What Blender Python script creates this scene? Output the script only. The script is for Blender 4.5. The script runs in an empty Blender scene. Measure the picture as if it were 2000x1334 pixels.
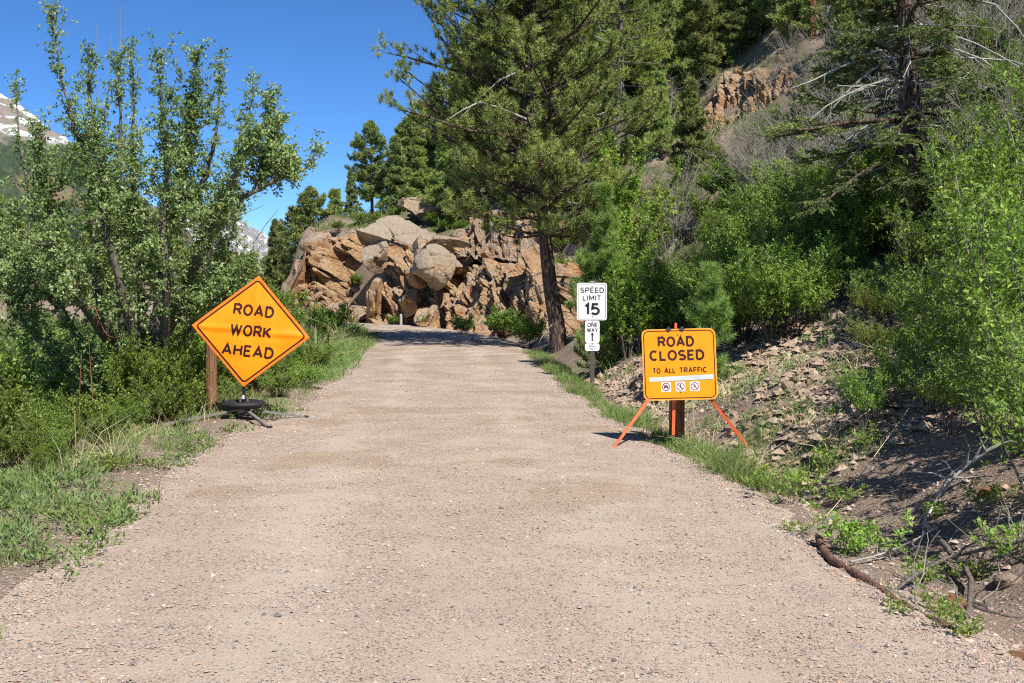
import bpy, math, random
import numpy as np
from mathutils import Vector, Matrix, Euler

R = math.radians
SC = bpy.context.scene
COL = SC.collection

# ------------------------------------------------------------------ camera, sky, sun, exposure
CAM_H, FPX, PITCH = 2.05, 2400.0, math.atan(123 / 2400.0)
cam_data = bpy.data.cameras.new('camera')
cam_data.sensor_width = 36.0
cam_data.lens = FPX / 2000.0 * 36.0
cam_data.clip_start, cam_data.clip_end = 0.1, 20000.0
cam = bpy.data.objects.new('camera', cam_data)
cam.location = (0, 0, CAM_H)
cam.rotation_euler = (math.pi / 2 - PITCH, 0, 0)
COL.objects.link(cam)
SC.camera = cam

SUN_DIR = Vector((0.42, -0.70, 1.0)).normalized()      # towards the sun
sun_elev = math.asin(SUN_DIR.z)
world = bpy.data.worlds.new('World'); SC.world = world
world.use_nodes = True
wn = world.node_tree
wn.nodes.clear()
sky = wn.nodes.new('ShaderNodeTexSky'); sky.sky_type = 'NISHITA'; sky.sun_disc = False
sky.sun_elevation = sun_elev
sky.sun_rotation = math.atan2(SUN_DIR.x, SUN_DIR.y)
sky.altitude = 6000; sky.air_density = 0.9; sky.dust_density = 0.0; sky.ozone_density = 6.0
bg = wn.nodes.new('ShaderNodeBackground'); bg.inputs[1].default_value = 0.125
hs = wn.nodes.new('ShaderNodeHueSaturation'); hs.inputs['Saturation'].default_value = 1.12
wo = wn.nodes.new('ShaderNodeOutputWorld')
wn.links.new(sky.outputs[0], hs.inputs['Color']); wn.links.new(hs.outputs[0], bg.inputs[0]); wn.links.new(bg.outputs[0], wo.inputs[0])
sd = bpy.data.lights.new('sun', 'SUN'); sd.energy = 5.0; sd.angle = R(0.53); sd.color = (1.0, 0.955, 0.88)
sun = bpy.data.objects.new('sun', sd)
sun.rotation_euler = SUN_DIR.to_track_quat('Z', 'Y').to_euler()
COL.objects.link(sun)
SC.view_settings.view_transform = 'Standard'
SC.view_settings.look = 'None'
SC.view_settings.gamma = 1.0
SC.view_settings.use_curve_mapping = False
SC.view_settings.exposure = 0.45
SC.cycles.max_bounces = 6
SC.cycles.diffuse_bounces = 4
SC.cycles.transmission_bounces = 3
SC.cycles.use_denoising = False
SC.cycles.pixel_filter_type = 'BLACKMAN_HARRIS'; SC.cycles.filter_width = 1.15

# ------------------------------------------------------------------ numeric helpers
def rng(seed): return np.random.default_rng(seed)

def sst(a, b, x):
    t = np.clip((np.asarray(x, float) - a) / (b - a), 0, 1)
    return t * t * (3 - 2 * t)

def _hash(ix, iy, iz, seed):
    h = (ix.astype(np.int64) * 374761393 + iy.astype(np.int64) * 668265263 + iz.astype(np.int64) * 2147483647 + seed * 144665) & 0xffffffff
    h = ((h ^ (h >> 13)) * 1274126177) & 0xffffffff
    h = h ^ (h >> 16)
    return (h & 0xffff) / 65535.0

def vnoise(x, y, z=0.0, seed=0):
    x, y, z = np.broadcast_arrays(np.asarray(x, float), np.asarray(y, float), np.asarray(z, float))
    ix, iy, iz = np.floor(x), np.floor(y), np.floor(z)
    fx, fy, fz = x - ix, y - iy, z - iz
    fx = fx * fx * (3 - 2 * fx); fy = fy * fy * (3 - 2 * fy); fz = fz * fz * (3 - 2 * fz)
    r = 0
    for a in (0, 1):
        for b in (0, 1):
            for c in (0, 1):
                w = (fx if a else 1 - fx) * (fy if b else 1 - fy) * (fz if c else 1 - fz)
                r = r + w * _hash(ix + a, iy + b, iz + c, seed)
    return r * 2 - 1

def fbm(x, y, z=0.0, o=4, seed=0, g=0.5):
    r, a, f = 0, 1.0, 1.0
    for k in range(o):
        r = r + a * vnoise(np.asarray(x) * f, np.asarray(y) * f, np.asarray(z) * f, seed + k)
        a *= g; f *= 2.03
    return r

def nrm(v):
    return v / np.maximum(np.linalg.norm(v, axis=-1, keepdims=True), 1e-9)

# ------------------------------------------------------------------ mesh helpers
def make_mesh(name, chunks, mats, smooth=False, attrs=None):
    """chunks: (V (n,3), F (m,k), material index)"""
    Vs, loops, starts, mi = [], [], [], []
    off = lo = 0
    for V, F, m in chunks:
        if len(V) == 0 or len(F) == 0: continue
        V = np.asarray(V, np.float32).reshape(-1, 3); F = np.asarray(F, np.int32)
        k = F.shape[1]
        Vs.append(V); loops.append((F + off).ravel())
        starts.append(np.arange(len(F), dtype=np.int32) * k + lo)
        mi.append(np.full(len(F), m, np.int32))
        off += len(V); lo += F.size
    V = np.concatenate(Vs); L = np.concatenate(loops); S = np.concatenate(starts); M = np.concatenate(mi)
    me = bpy.data.meshes.new(name)
    me.vertices.add(len(V)); me.vertices.foreach_set('co', V.ravel())
    me.loops.add(len(L)); me.loops.foreach_set('vertex_index', L.astype(np.int32))
    me.polygons.add(len(S)); me.polygons.foreach_set('loop_start', S.astype(np.int32))
    me.polygons.foreach_set('material_index', M)
    for m in (mats if isinstance(mats, (list, tuple)) else [mats]): me.materials.append(m)
    me.update(calc_edges=True)
    me.polygons.foreach_set('use_smooth', np.full(len(S), bool(smooth)))
    for k, a in (attrs or {}).items():
        at = me.attributes.new(k, 'FLOAT', 'POINT'); at.data.foreach_set('value', np.asarray(a, np.float32).ravel())
    return me

def link(name, data, parent=None, loc=None, rot=None, scale=None):
    o = bpy.data.objects.new(name, data); COL.objects.link(o)
    if parent is not None: o.parent = parent
    if loc is not None: o.location = loc
    if rot is not None: o.rotation_euler = rot
    if scale is not None: o.scale = scale if hasattr(scale, '__len__') else (scale,) * 3
    return o

def tag(o, label=None, cat=None, group=None, kind=None):
    if label: o['label'] = label
    if cat: o['category'] = cat
    if group: o['group'] = group
    if kind: o['kind'] = kind
    return o

def thing(name, label, cat, loc=(0, 0, 0), rot=(0, 0, 0), group=None, scale=1.0):
    o = link(name, None, None, loc, rot, scale)
    o.empty_display_size = 0.2
    return tag(o, label, cat, group)

def dup(root, loc, rotz=0.0, scale=1.0, label=None, cat=None, group=None, tilt=(0, 0)):
    c = root.copy(); COL.objects.link(c)
    c.location = loc; c.rotation_euler = (tilt[0], tilt[1], rotz)
    c.scale = scale if hasattr(scale, '__len__') else (scale,) * 3
    for ch in root.children:
        d = ch.copy(); COL.objects.link(d); d.parent = c
        for g in ch.children:
            e = g.copy(); COL.objects.link(e); e.parent = d
    if label: c['label'] = label
    if cat: c['category'] = cat
    if group: c['group'] = group
    return c

BOXF = np.array([[0, 3, 2, 1], [4, 5, 6, 7], [0, 1, 5, 4], [1, 2, 6, 5], [2, 3, 7, 6], [3, 0, 4, 7]])
def box(c, s, m=0, rot=None):
    c = np.array(c, float); s = np.array(s, float) / 2
    V = np.array([[-1, -1, -1], [1, -1, -1], [1, 1, -1], [-1, 1, -1], [-1, -1, 1], [1, -1, 1], [1, 1, 1], [-1, 1, 1]]) * s
    if rot is not None: V = V @ np.array(Euler(rot).to_matrix()).T
    return (V + c, BOXF, m)

def beam(a, b, w, h, m=0, up=(0, 0, 1)):
    a, b = np.array(a, float), np.array(b, float)
    d = nrm(b - a); u = np.array(up, float)
    s = nrm(np.cross(d, u)); t = np.cross(s, d)
    V = []
    for p in (a, b):
        for i, j in ((-1, -1), (1, -1), (1, 1), (-1, 1)): V.append(p + s * i * w / 2 + t * j * h / 2)
    return (np.array(V), np.array([[0, 1, 2, 3], [7, 6, 5, 4], [0, 4, 5, 1], [1, 5, 6, 2], [2, 6, 7, 3], [3, 7, 4, 0]]), m)

def tubes(P, Rd, s=4, m=0):
    """P (n,k,3) paths, Rd (n,k) radii"""
    P = np.asarray(P, float)
    if P.ndim == 2: P = P[None]
    Rd = np.broadcast_to(np.asarray(Rd, float), P.shape[:2])
    n, k, _ = P.shape
    T = np.empty_like(P); T[:, 1:-1] = P[:, 2:] - P[:, :-2]; T[:, 0] = P[:, 1] - P[:, 0]; T[:, -1] = P[:, -1] - P[:, -2]
    T = nrm(T)
    mean = nrm(P[:, -1] - P[:, 0])
    ref = np.eye(3)[np.argmin(np.abs(mean), axis=1)][:, None, :]
    U = nrm(np.cross(T, ref)); W = np.cross(T, U)
    a = np.arange(s) / s * 2 * math.pi
    V = P[:, :, None, :] + Rd[:, :, None, None] * (np.cos(a)[None, None, :, None] * U[:, :, None, :] + np.sin(a)[None, None, :, None] * W[:, :, None, :])
    idx = np.arange(n * k * s).reshape(n, k, s)
    A = idx[:, :-1, :]; B = idx[:, 1:, :]
    F = np.stack([A, np.roll(A, -1, 2), np.roll(B, -1, 2), B], -1).reshape(-1, 4)
    return (V.reshape(-1, 3), F, m)

def cyl(c0, c1, r0, r1=None, s=16, m=0):
    """closed cylinder as one chunk list"""
    r1 = r0 if r1 is None else r1
    V, F, _ = tubes(np.array([[c0, c1]], float), np.array([[r0, r1]]), s, m)
    return [(V, F, m), (V[:s][::-1].copy(), np.arange(s)[None], m), (V[s:].copy(), np.arange(s)[None], m)]

def lathe(prof, s=32, m=0):
    """closed ring profile (r,z) turned about z"""
    prof = np.array(prof, float); k = len(prof)
    a = np.arange(s) / s * 2 * math.pi
    V = np.stack([prof[None, :, 0] * np.cos(a)[:, None], prof[None, :, 0] * np.sin(a)[:, None], np.broadcast_to(prof[None, :, 1], (s, k))], -1).reshape(-1, 3)
    i = np.arange(s)[:, None]; j = np.arange(k)[None]
    g = lambda ii, jj: (ii % s) * k + (jj % k)
    F = np.stack([g(i, j), g(i + 1, j), g(i + 1, j + 1), g(i, j + 1)], -1).reshape(-1, 4)
    return (V, F, m)

def leaves(C, D, N, L, W, m=0, fold=0.15):
    """diamond leaf quads: base C, along D, facing N"""
    n = len(C); L = np.broadcast_to(L, n)[:, None]; W = np.broadcast_to(W, n)[:, None]
    D = nrm(D); S = nrm(np.cross(D, N)); Nn = np.cross(S, D)
    mid = C + D * L * 0.45
    V = np.stack([C, mid + S * W / 2 + Nn * W * fold, C + D * L - Nn * L * 0.08, mid - S * W / 2 + Nn * W * fold], 1)
    F = np.arange(n * 4).reshape(n, 4)
    return (V.reshape(-1, 3), F, m)

def needles(C, D, L, W, rg, m=0):
    n = len(C); L = np.broadcast_to(L, n)[:, None]; W = np.broadcast_to(W, n)[:, None]
    D = nrm(D); S = nrm(np.cross(D, rg.normal(size=(n, 3))))
    V = np.stack([C - S * W / 2, C + S * W / 2, C + D * L], 1)
    return (V.reshape(-1, 3), np.arange(n * 3).reshape(n, 3), m)

def unit(n, rg): return nrm(rg.normal(size=(n, 3)))

# ------------------------------------------------------------------ materials
def new_mat(name):
    m = bpy.data.materials.new(name); m.use_nodes = True
    nt = m.node_tree; nt.nodes.clear()
    out = nt.nodes.new('ShaderNodeOutputMaterial')
    return m, nt, out

class NT:
    def __init__(s, nt): s.t = nt
    def n(s, typ, **kw):
        x = s.t.nodes.new(typ)
        for k, v in kw.items(): setattr(x, k, v)
        return x
    def l(s, a, b): s.t.links.new(a, b)
    def noise(s, vec, scale, detail=4, rough=0.55, dist=0.0):
        x = s.n('ShaderNodeTexNoise'); x.inputs['Scale'].default_value = scale
        x.inputs['Detail'].default_value = detail; x.inputs['Roughness'].default_value = rough; x.inputs['Distortion'].default_value = dist
        if vec is not None: s.l(vec, x.inputs['Vector'])
        return x.outputs[0]
    def ramp(s, fac, stops, interp='LINEAR'):
        x = s.n('ShaderNodeValToRGB'); x.color_ramp.interpolation = interp
        e = x.color_ramp.elements
        while len(e) < len(stops): e.new(0.5)
        for el, (p, c) in zip(e, stops):
            el.position = p; el.color = (*c, 1) if hasattr(c, '__len__') else (c, c, c, 1)
        s.l(fac, x.inputs[0]); return x.outputs[0]
    def mix(s, fac, a, b, mode='MIX'):
        x = s.n('ShaderNodeMix', data_type='RGBA', blend_type=mode)
        for v, i in ((fac, 0), (a, 6), (b, 7)):
            if hasattr(v, 'is_output') or isinstance(v, bpy.types.NodeSocket): s.l(v, x.inputs[i])
            elif hasattr(v, '__len__'): x.inputs[i].default_value = (*v, 1)
            else: x.inputs[i].default_value = v
        return x.outputs[2]
    def math(s, op, a, b=0.0):
        x = s.n('ShaderNodeMath', operation=op)
        for v, i in ((a, 0), (b, 1)):
            if isinstance(v, bpy.types.NodeSocket): s.l(v, x.inputs[i])
            else: x.inputs[i].default_value = v
        return x.outputs[0]
    def mapr(s, v, a, b, c=0.0, d=1.0):
        x = s.n('ShaderNodeMapRange'); s.l(v, x.inputs[0])
        for i, q in enumerate((a, b, c, d)): x.inputs[i + 1].default_value = q
        return x.outputs[0]
    def scalev(s, vec, sc, rot=(0, 0, 0)):
        x = s.n('ShaderNodeMapping'); s.l(vec, x.inputs[0]); x.inputs['Scale'].default_value = sc; x.inputs['Rotation'].default_value = rot
        return x.outputs[0]
    def bump(s, h, strength, dist):
        x = s.n('ShaderNodeBump'); x.inputs['Strength'].default_value = strength; x.inputs['Distance'].default_value = dist
        s.l(h, x.inputs['Height']); return x.outputs[0]
    def bsdf(s, col, rough=0.8, normal=None, spec=0.3, metal=0.0):
        x = s.n('ShaderNodeBsdfPrincipled')
        if isinstance(col, bpy.types.NodeSocket): s.l(col, x.inputs['Base Color'])
        else: x.inputs['Base Color'].default_value = (*col, 1)
        if isinstance(rough, bpy.types.NodeSocket): s.l(rough, x.inputs['Roughness'])
        else: x.inputs['Roughness'].default_value = rough
        x.inputs['Specular IOR Level'].default_value = spec; x.inputs['Metallic'].default_value = metal
        if normal is not None: s.l(normal, x.inputs['Normal'])
        return x.outputs[0]

def leaf_mat(name, c1, c2, c3, trans=0.3, nscale=1.5, rough=0.5, spec=0.25):
    c1, c2, c3 = (tuple(x * 1.68 for x in c) for c in (c1, c2, c3))
    m, nt, out = new_mat(name); q = NT(nt)
    g = q.n('ShaderNodeNewGeometry'); tc = q.n('ShaderNodeTexCoord'); oi = q.n('ShaderNodeObjectInfo')
    isl = g.outputs['Random Per Island']
    a = q.mix(q.ramp(isl, [(0.15, 0.0), (0.85, 1.0)]), c1, c2)
    nz = q.noise(tc.outputs['Object'], nscale, 3)
    b = q.mix(q.mapr(nz, 0.42, 0.68), a, c3)
    hs = q.n('ShaderNodeHueSaturation')
    q.l(b, hs.inputs['Color'])
    q.l(q.mapr(oi.outputs['Random'], 0, 1, 0.485, 0.515), hs.inputs['Hue'])
    q.l(q.mapr(oi.outputs['Random'], 0, 1, 0.82, 1.15), hs.inputs['Value'])
    col = hs.outputs[0]
    bs = q.bsdf(col, rough, None, spec)
    tr = q.n('ShaderNodeBsdfTranslucent')
    tcx = q.mix(0.5, col, (0.9, 1.0, 0.35), 'MULTIPLY')
    q.l(tcx, tr.inputs[0])
    ms = q.n('ShaderNodeMixShader'); ms.inputs[0].default_value = trans
    q.l(bs, ms.inputs[1]); q.l(tr.outputs[0], ms.inputs[2]); q.l(ms.outputs[0], out.inputs[0])
    return m

def bark_mat(name, c1, c2, scale=6, stretch=0.25, bump=0.6, dist=0.02):
    m, nt, out = new_mat(name); q = NT(nt)
    tc = q.n('ShaderNodeTexCoord')
    v = q.scalev(tc.outputs['Object'], (1, 1, stretch))
    vo = q.n('ShaderNodeTexVoronoi'); vo.feature = 'DISTANCE_TO_EDGE'; vo.inputs['Scale'].default_value = scale
    q.l(v, vo.inputs['Vector'])
    nz = q.noise(v, scale * 2.2, 6, 0.65)
    crack = q.mapr(vo.outputs[0], 0.0, 0.16)
    f = q.math('MULTIPLY', q.mapr(nz, 0.3, 0.7), crack)
    col = q.mix(f, c1, c2)
    nb = q.bump(q.math('ADD', crack, nz), bump, dist)
    q.l(q.bsdf(col, 0.9, nb, 0.15), out.inputs[0])
    return m

def flat_mat(name, c, rough=0.6, var=0.12, scale=20, spec=0.3, metal=0.0, bump=0.0, dist=0.002):
    m, nt, out = new_mat(name); q = NT(nt)
    tc = q.n('ShaderNodeTexCoord')
    nz = q.noise(tc.outputs['Object'], scale, 5, 0.6)
    hi = tuple(min(1, x * (1 + var)) for x in c); lo = tuple(x * (1 - var) for x in c)
    col = q.ramp(nz, [(0.3, lo), (0.7, hi)])
    nb = q.bump(nz, bump, dist) if bump else None
    q.l(q.bsdf(col, rough, nb, spec, metal), out.inputs[0])
    return m
# ------------------------------------------------------------------ terrain
def _catmull(P, step=0.5):
    P = np.array(P, float); P = np.vstack([2 * P[0] - P[1], P, 2 * P[-1] - P[-2]]); out = []
    for i in range(1, len(P) - 2):
        n = max(2, int(np.linalg.norm(P[i + 1, :2] - P[i, :2]) / step))
        t = np.linspace(0, 1, n, endpoint=False)[:, None]
        out.append(0.5 * ((2 * P[i]) + (-P[i - 1] + P[i + 1]) * t + (2 * P[i - 1] - 5 * P[i] + 4 * P[i + 1] - P[i + 2]) * t ** 2 + (-P[i - 1] + 3 * P[i] - 3 * P[i + 1] + P[i + 2]) * t ** 3))
    out.append(P[-2][None]); return np.vstack(out)

ROAD = _catmull([(0.2, -40, 3.1), (0.1, -10, 3.05), (-0.10, 4, 2.86), (-0.36, 8, 2.84), (-0.65, 12, 2.88), (-1.0, 15, 2.78), (-1.05, 19.5, 2.32), (-1.4, 25.7, 2.25),
                 (-1.9, 33.4, 2.3), (-2.8, 43, 2.1), (-4.6, 49.5, 2.0), (-7.6, 55, 2.0), (-13, 60, 2.0), (-24, 64, 2.0), (-45, 66, 2.0), (-90, 64, 2.0)])
_RP = ROAD[:, :2]; _RH = ROAD[:, 2]
_T = nrm(np.gradient(_RP, axis=0)); _RN = np.stack([_T[:, 1], -_T[:, 0]], 1)     # right-hand normal
_RS = np.concatenate([[0], np.cumsum(np.linalg.norm(np.diff(_RP, axis=0), axis=1))])
_S0 = _RS[np.argmin(np.abs(_RP[:, 1] - 0) + 0)]

def road_coord(x, y):
    x = np.atleast_1d(np.asarray(x, float)); y = np.atleast_1d(np.asarray(y, float))
    shp = x.shape; x = x.ravel(); y = y.ravel()
    s = np.empty(len(x)); hw = np.empty(len(x)); t = np.empty(len(x))
    for a in range(0, len(x), 20000):
        X = x[a:a + 20000, None]; Y = y[a:a + 20000, None]
        d2 = (X - _RP[None, :, 0]) ** 2 + (Y - _RP[None, :, 1]) ** 2
        i = np.argmin(d2, 1)
        dx = X[:, 0] - _RP[i, 0]; dy = Y[:, 0] - _RP[i, 1]
        lat = dx * _RN[i, 0] + dy * _RN[i, 1]
        dist = np.sqrt(d2[np.arange(len(i)), i])
        s[a:a + 20000] = np.where(np.abs(lat) > 0.7 * dist, lat, np.sign(lat) * dist)
        hw[a:a + 20000] = _RH[i]; t[a:a + 20000] = _RS[i] - _S0
    return s.reshape(shp), hw.reshape(shp), t.reshape(shp)

def H(x, y, full=False):
    x = np.asarray(x, float); y = np.asarray(y, float)
    s, hw, t = road_coord(x, y)
    s = s.reshape(np.shape(x)) if np.shape(x) else s[0]; hw = hw.reshape(np.shape(x)) if np.shape(x) else hw[0]; t = t.reshape(np.shape(x)) if np.shape(x) else t[0]
    d = s - hw; e = -s - hw
    wob = fbm(x * 0.35, y * 0.35, o=3, seed=5) * 0.35
    dd = d + wob * sst(0.3, 1.5, d)
    ditch = -0.24 * np.exp(-((d - 0.85) / 0.42) ** 2)
    bank = 0.46 * np.maximum(0, dd - 1.25) - 0.46 * 0 + 0.5 * np.maximum(0, dd - 5.0)
    bank = bank + fbm(x * 0.22, y * 0.22, o=4, seed=9) * 0.8 * sst(4, 12, d)
    dc = dd - 1.9 * sst(-4.5, 1.0, x)
    cliff_h = 4.5 * sst(1.3, 3.8, dc) ** 0.8 + 1.2 * sst(3.8, 9, dc) + 0.5 * sst(12, 20, dd) + fbm(x * 0.3, y * 0.3, o=4, seed=3) * 0.5 * sst(1.5, 4, d)
    left_fade = sst(-12.6, -10.8, x + 0.0 * y)
    cliff_h = cliff_h * (0.16 + 0.84 * left_fade)
    wx = sst(-9, 13, x)
    hill = wx * 0.85 * np.maximum(0, d - 6)
    wc = sst(36, 46, t) * (1 - sst(2.0, 8.0, x - 0.03 * y))
    right = ditch + (1 - wc) * bank + wc * (cliff_h + hill)
    left = -0.10 * np.maximum(0, e - 0.9) - 0.22 * np.maximum(0, e - 2.6)
    left = np.maximum(left, -6.5) + 0.13 * np.maximum(0, y - 85) * sst(2, 20, e)
    left = left + 0.05 * np.exp(-((e - 0.5) / 0.5) ** 2)
    left = left + fbm(x * 0.2, y * 0.2, o=4, seed=21) * 0.5 * sst(6, 20, e) * (1 + 2 * sst(90, 150, y))
    z = np.where(s > 0, np.where(d > 0, right, 0), np.where(e > 0, left, 0))
    z = z - 0.035 * (1 - sst(-0.1, 0.5, np.maximum(d, e)))          # the bed under the gravel sheet
    z = z + (fbm(x * 1.7, y * 1.7, o=4, seed=2) * 0.045) * sst(-0.1, 1.0, np.maximum(d, e))
    return (z, d, e, t) if full else z

_ca, _sa = math.cos(PITCH), math.sin(PITCH)
def ray(px, py):
    u = (px - 1000) / FPX; v = (667 - py) / FPX
    return np.array([u, _ca + v * _sa, -_sa + v * _ca])
_ts = np.concatenate([np.linspace(3.5, 30, 260), np.linspace(30.2, 130, 360)])
def on(px, py, lift=0.0):
    d = ray(px, py); p = d[None] * _ts[:, None]; p[:, 2] += CAM_H
    h = H(p[:, 0], p[:, 1])
    k = np.argmax(p[:, 2] < h)
    if k == 0 and not p[0, 2] < h[0]: k = len(_ts) - 1
    if k == 0: return Vector((p[0, 0], p[0, 1], h[0]))
    a0 = p[k - 1, 2] - h[k - 1]; a1 = h[k] - p[k, 2]; f = a0 / max(a0 + a1, 1e-6)
    q = p[k - 1] * (1 - f) + p[k] * f
    return Vector((q[0], q[1], float(H(q[0], q[1])) + lift))
def atY(px, Y): return (px - 1000) / FPX * Y * 1.0
def zat(py, Y):                     # world height of the picture row py at depth Y
    d = ray(1000, py); return CAM_H + d[2] / d[1] * Y
def gp(x, y, lift=0.0): return Vector((x, y, float(H(x, y)) + lift))

# ground sheet
def spaced(lo, hi, n, near):
    t = np.linspace(-1, 1, n); k = 4.2
    v = np.sinh(t * k) / math.sinh(k)
    return v
def axis(neg, pos, d0, g):
    out = [0.0]; st = d0
    while out[-1] < pos: out.append(out[-1] + st); st *= g
    o2 = [0.0]; st = d0
    while o2[-1] > neg: o2.append(o2[-1] - st); st *= g
    return np.array(o2[::-1][:-1] + out)
gx = axis(-170, 150, 0.10, 1.019)
gy0 = axis(-60, 230, 0.10, 1.0125); gy = gy0 + 8
GX, GY = np.meshgrid(gx, gy)
Z, Dd, Ee, Tt = H(GX, GY, full=True)
veg = np.clip(0.5 + fbm(GX * 0.5, GY * 0.5, o=4, seed=31) * 0.6, 0, 1)
veg = np.where(Dd > 0, veg * sst(0.4, 2.0, Dd) * (0.45 + 0.5 * sst(3, 8, Dd)), np.where(Ee > 0, sst(0.2, 1.8, Ee + 0.6 * (veg - 0.5)) * (0.5 + 0.5 * veg), 0))
edge = (1 - sst(0.05, 1.1, np.maximum(Dd, Ee) + 0.35 * fbm(GX * 1.3, GY * 1.3, o=4, seed=71))) * np.where(Dd > 0, 1.0, 1.0)
nx, ny = len(gx), len(gy)
idx = np.arange(nx * ny).reshape(ny, nx)
F = np.stack([idx[:-1, :-1], idx[:-1, 1:], idx[1:, 1:], idx[1:, :-1]], -1).reshape(-1, 4)

m, nt, out = new_mat('soil'); q = NT(nt); MAT_SOIL = m
tc = q.n('ShaderNodeTexCoord'); P = tc.outputs['Object']
at = q.n('ShaderNodeAttribute', attribute_name='veg'); vg = at.outputs['Fac']
n1 = q.noise(P, 1.1, 6, 0.6); n2 = q.noise(P, 14, 6, 0.7); n3 = q.noise(P, 90, 3, 0.7)
soil = q.ramp(n1, [(0.3, (0.27, 0.20, 0.148)), (0.55, (0.37, 0.285, 0.22)), (0.75, (0.46, 0.37, 0.295))])
soil = q.mix(q.mapr(n2, 0.35, 0.7, 0, 0.45), soil, (0.24, 0.175, 0.13))
vo = q.n('ShaderNodeTexVoronoi'); vo.inputs['Scale'].default_value = 30; q.l(P, vo.inputs['Vector'])
peb = q.ramp(vo.outputs['Color'], [(0.0, (0.25, 0.17, 0.12)), (0.5, (0.36, 0.27, 0.21)), (1.0, (0.45, 0.38, 0.33))])
soil = q.mix(q.mapr(vo.outputs['Distance'], 0.28, 0.34, 0.65, 0), soil, peb)
grs = q.ramp(n2, [(0.3, (0.05, 0.075, 0.02)), (0.55, (0.10, 0.13, 0.04)), (0.75, (0.2, 0.17, 0.08))])
f = q.mapr(q.math('ADD', vg, q.math('MULTIPLY', n1, 0.6)), 0.62, 0.95)
col = q.mix(f, soil, grs)
ea = q.n('ShaderNodeAttribute', attribute_name='edge')
col = q.mix(q.math('MULTIPLY', ea.outputs['Fac'], 0.85), col, q.mix(q.mapr(n2, 0.35, 0.65), (0.40, 0.32, 0.255), (0.31, 0.235, 0.18)))
hb = q.math('ADD', q.math('MULTIPLY', n2, 1.2), q.math('ADD', q.math('MULTIPLY', n3, 0.35), q.math('MULTIPLY', vo.outputs['Distance'], -0.5)))
q.l(q.bsdf(col, 0.95, q.bump(hb, 1.0, 0.05), 0.1), out.inputs[0])
g_me = make_mesh('ground', [(np.stack([GX, GY, Z], -1).reshape(-1, 3), F, 0)], MAT_SOIL, smooth=True, attrs={'veg': veg, 'edge': edge})
tag(link('ground', g_me), kind='structure')

# gravel road sheet (dips below the ground at ragged edges)
sel = (_RS - _S0 > -30)
RP = _catmull(np.column_stack([_RP, _RH])[::4], 0.22)
keep = RP[:, 1] > -25; RP = RP[keep | (RP[:, 0] < -3)]
ks = []; st = 0
T2 = nrm(np.gradient(RP[:, :2], axis=0)); N2 = np.stack([T2[:, 1], -T2[:, 0]], 1)
uu = np.concatenate([-1.25 + 0 * np.zeros(1), np.linspace(-1.18, 1.18, 61), [1.25]])
lat = uu[None, :] * (RP[:, 2:3])
X = RP[:, 0:1] + N2[:, 0:1] * lat; Y = RP[:, 1:2] + N2[:, 1:2] * lat
over = np.abs(lat) - RP[:, 2:3]                                      # metres past the nominal edge
rag = fbm(X * 0.9, Y * 0.9, o=4, seed=44) * 0.15 + fbm(X * 5, Y * 5, o=3, seed=45) * 0.06
crown = 0.03 * (1 - (lat / RP[:, 2:3]) ** 2) + fbm(X * 0.6, Y * 0.25, o=3, seed=50) * 0.012 + fbm(X * 4, Y * 4, o=3, seed=51) * 0.006
Zr = 0.012 + crown - 0.30 * np.maximum(0, over + rag - 0.02) - 1.3 * np.maximum(0, over + rag - 0.16) - 0.02 * sst(-0.3, 0.3, over + rag)
Zr = np.where(over > 0.45, Zr - 0.35, Zr)
n_r, n_c = X.shape
idx = np.arange(n_r * n_c).reshape(n_r, n_c)
F = np.stack([idx[:-1, :-1], idx[:-1, 1:], idx[1:, 1:], idx[1:, :-1]], -1).reshape(-1, 4)
def road_z(x, y): return 0.03

m, nt, out = new_mat('gravel'); q = NT(nt); MAT_GRAVEL = m
tc = q.n('ShaderNodeTexCoord'); P = tc.outputs['Object']
n1 = q.noise(q.scalev(P, (1.0, 0.35, 1)), 0.8, 5, 0.6); n2 = q.noise(P, 9, 6, 0.65)
base = q.ramp(n1, [(0.3, (0.44, 0.348, 0.27)), (0.5, (0.485, 0.392, 0.31)), (0.7, (0.52, 0.43, 0.345))])
base = q.mix(q.mapr(n2, 0.3, 0.7, 0.0, 0.35), base, (0.385, 0.30, 0.24))
v1 = q.n('ShaderNodeTexVoronoi'); v1.inputs['Scale'].default_value = 75; q.l(P, v1.inputs['Vector'])
v2 = q.n('ShaderNodeTexVoronoi'); v2.inputs['Scale'].default_value = 38; q.l(P, v2.inputs['Vector'])
sep = q.n('ShaderNodeSeparateColor'); q.l(v1.outputs['Color'], sep.inputs[0])
sep2 = q.n('ShaderNodeSeparateColor'); q.l(v2.outputs['Color'], sep2.inputs[0])
gr = q.ramp(sep.outputs[0], [(0.0, (0.11, 0.10, 0.095)), (0.14, (0.25, 0.21, 0.19)), (0.3, (0.40, 0.28, 0.22)), (0.6, (0.48, 0.38, 0.30)), (0.8, (0.42, 0.30, 0.25)), (1.0, (0.66, 0.58, 0.52))])
stone = q.math('MULTIPLY', q.mapr(v1.outputs['Distance'], 0.42, 0.5, 1, 0), q.mapr(sep.outputs[1], 0.2, 0.25))
la = q.n('ShaderNodeAttribute', attribute_name='across'); lv = q.math('ABSOLUTE', q.math('SUBTRACT', q.math('ABSOLUTE', la.outputs['Fac']), 0.40))
track = q.mapr(q.math('ADD', lv, q.math('MULTIPLY', q.noise(P, 0.7, 4, 0.6), 0.22)), 0.12, 0.30, 1, 0)
loose = q.mapr(q.math('SUBTRACT', q.noise(P, 1.3, 5, 0.6), q.math('MULTIPLY', track, 0.10)), 0.38, 0.55, 0.2, 1.0)
base = q.mix(q.math('MULTIPLY', track, 0.45), base, (0.50, 0.425, 0.345))
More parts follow.
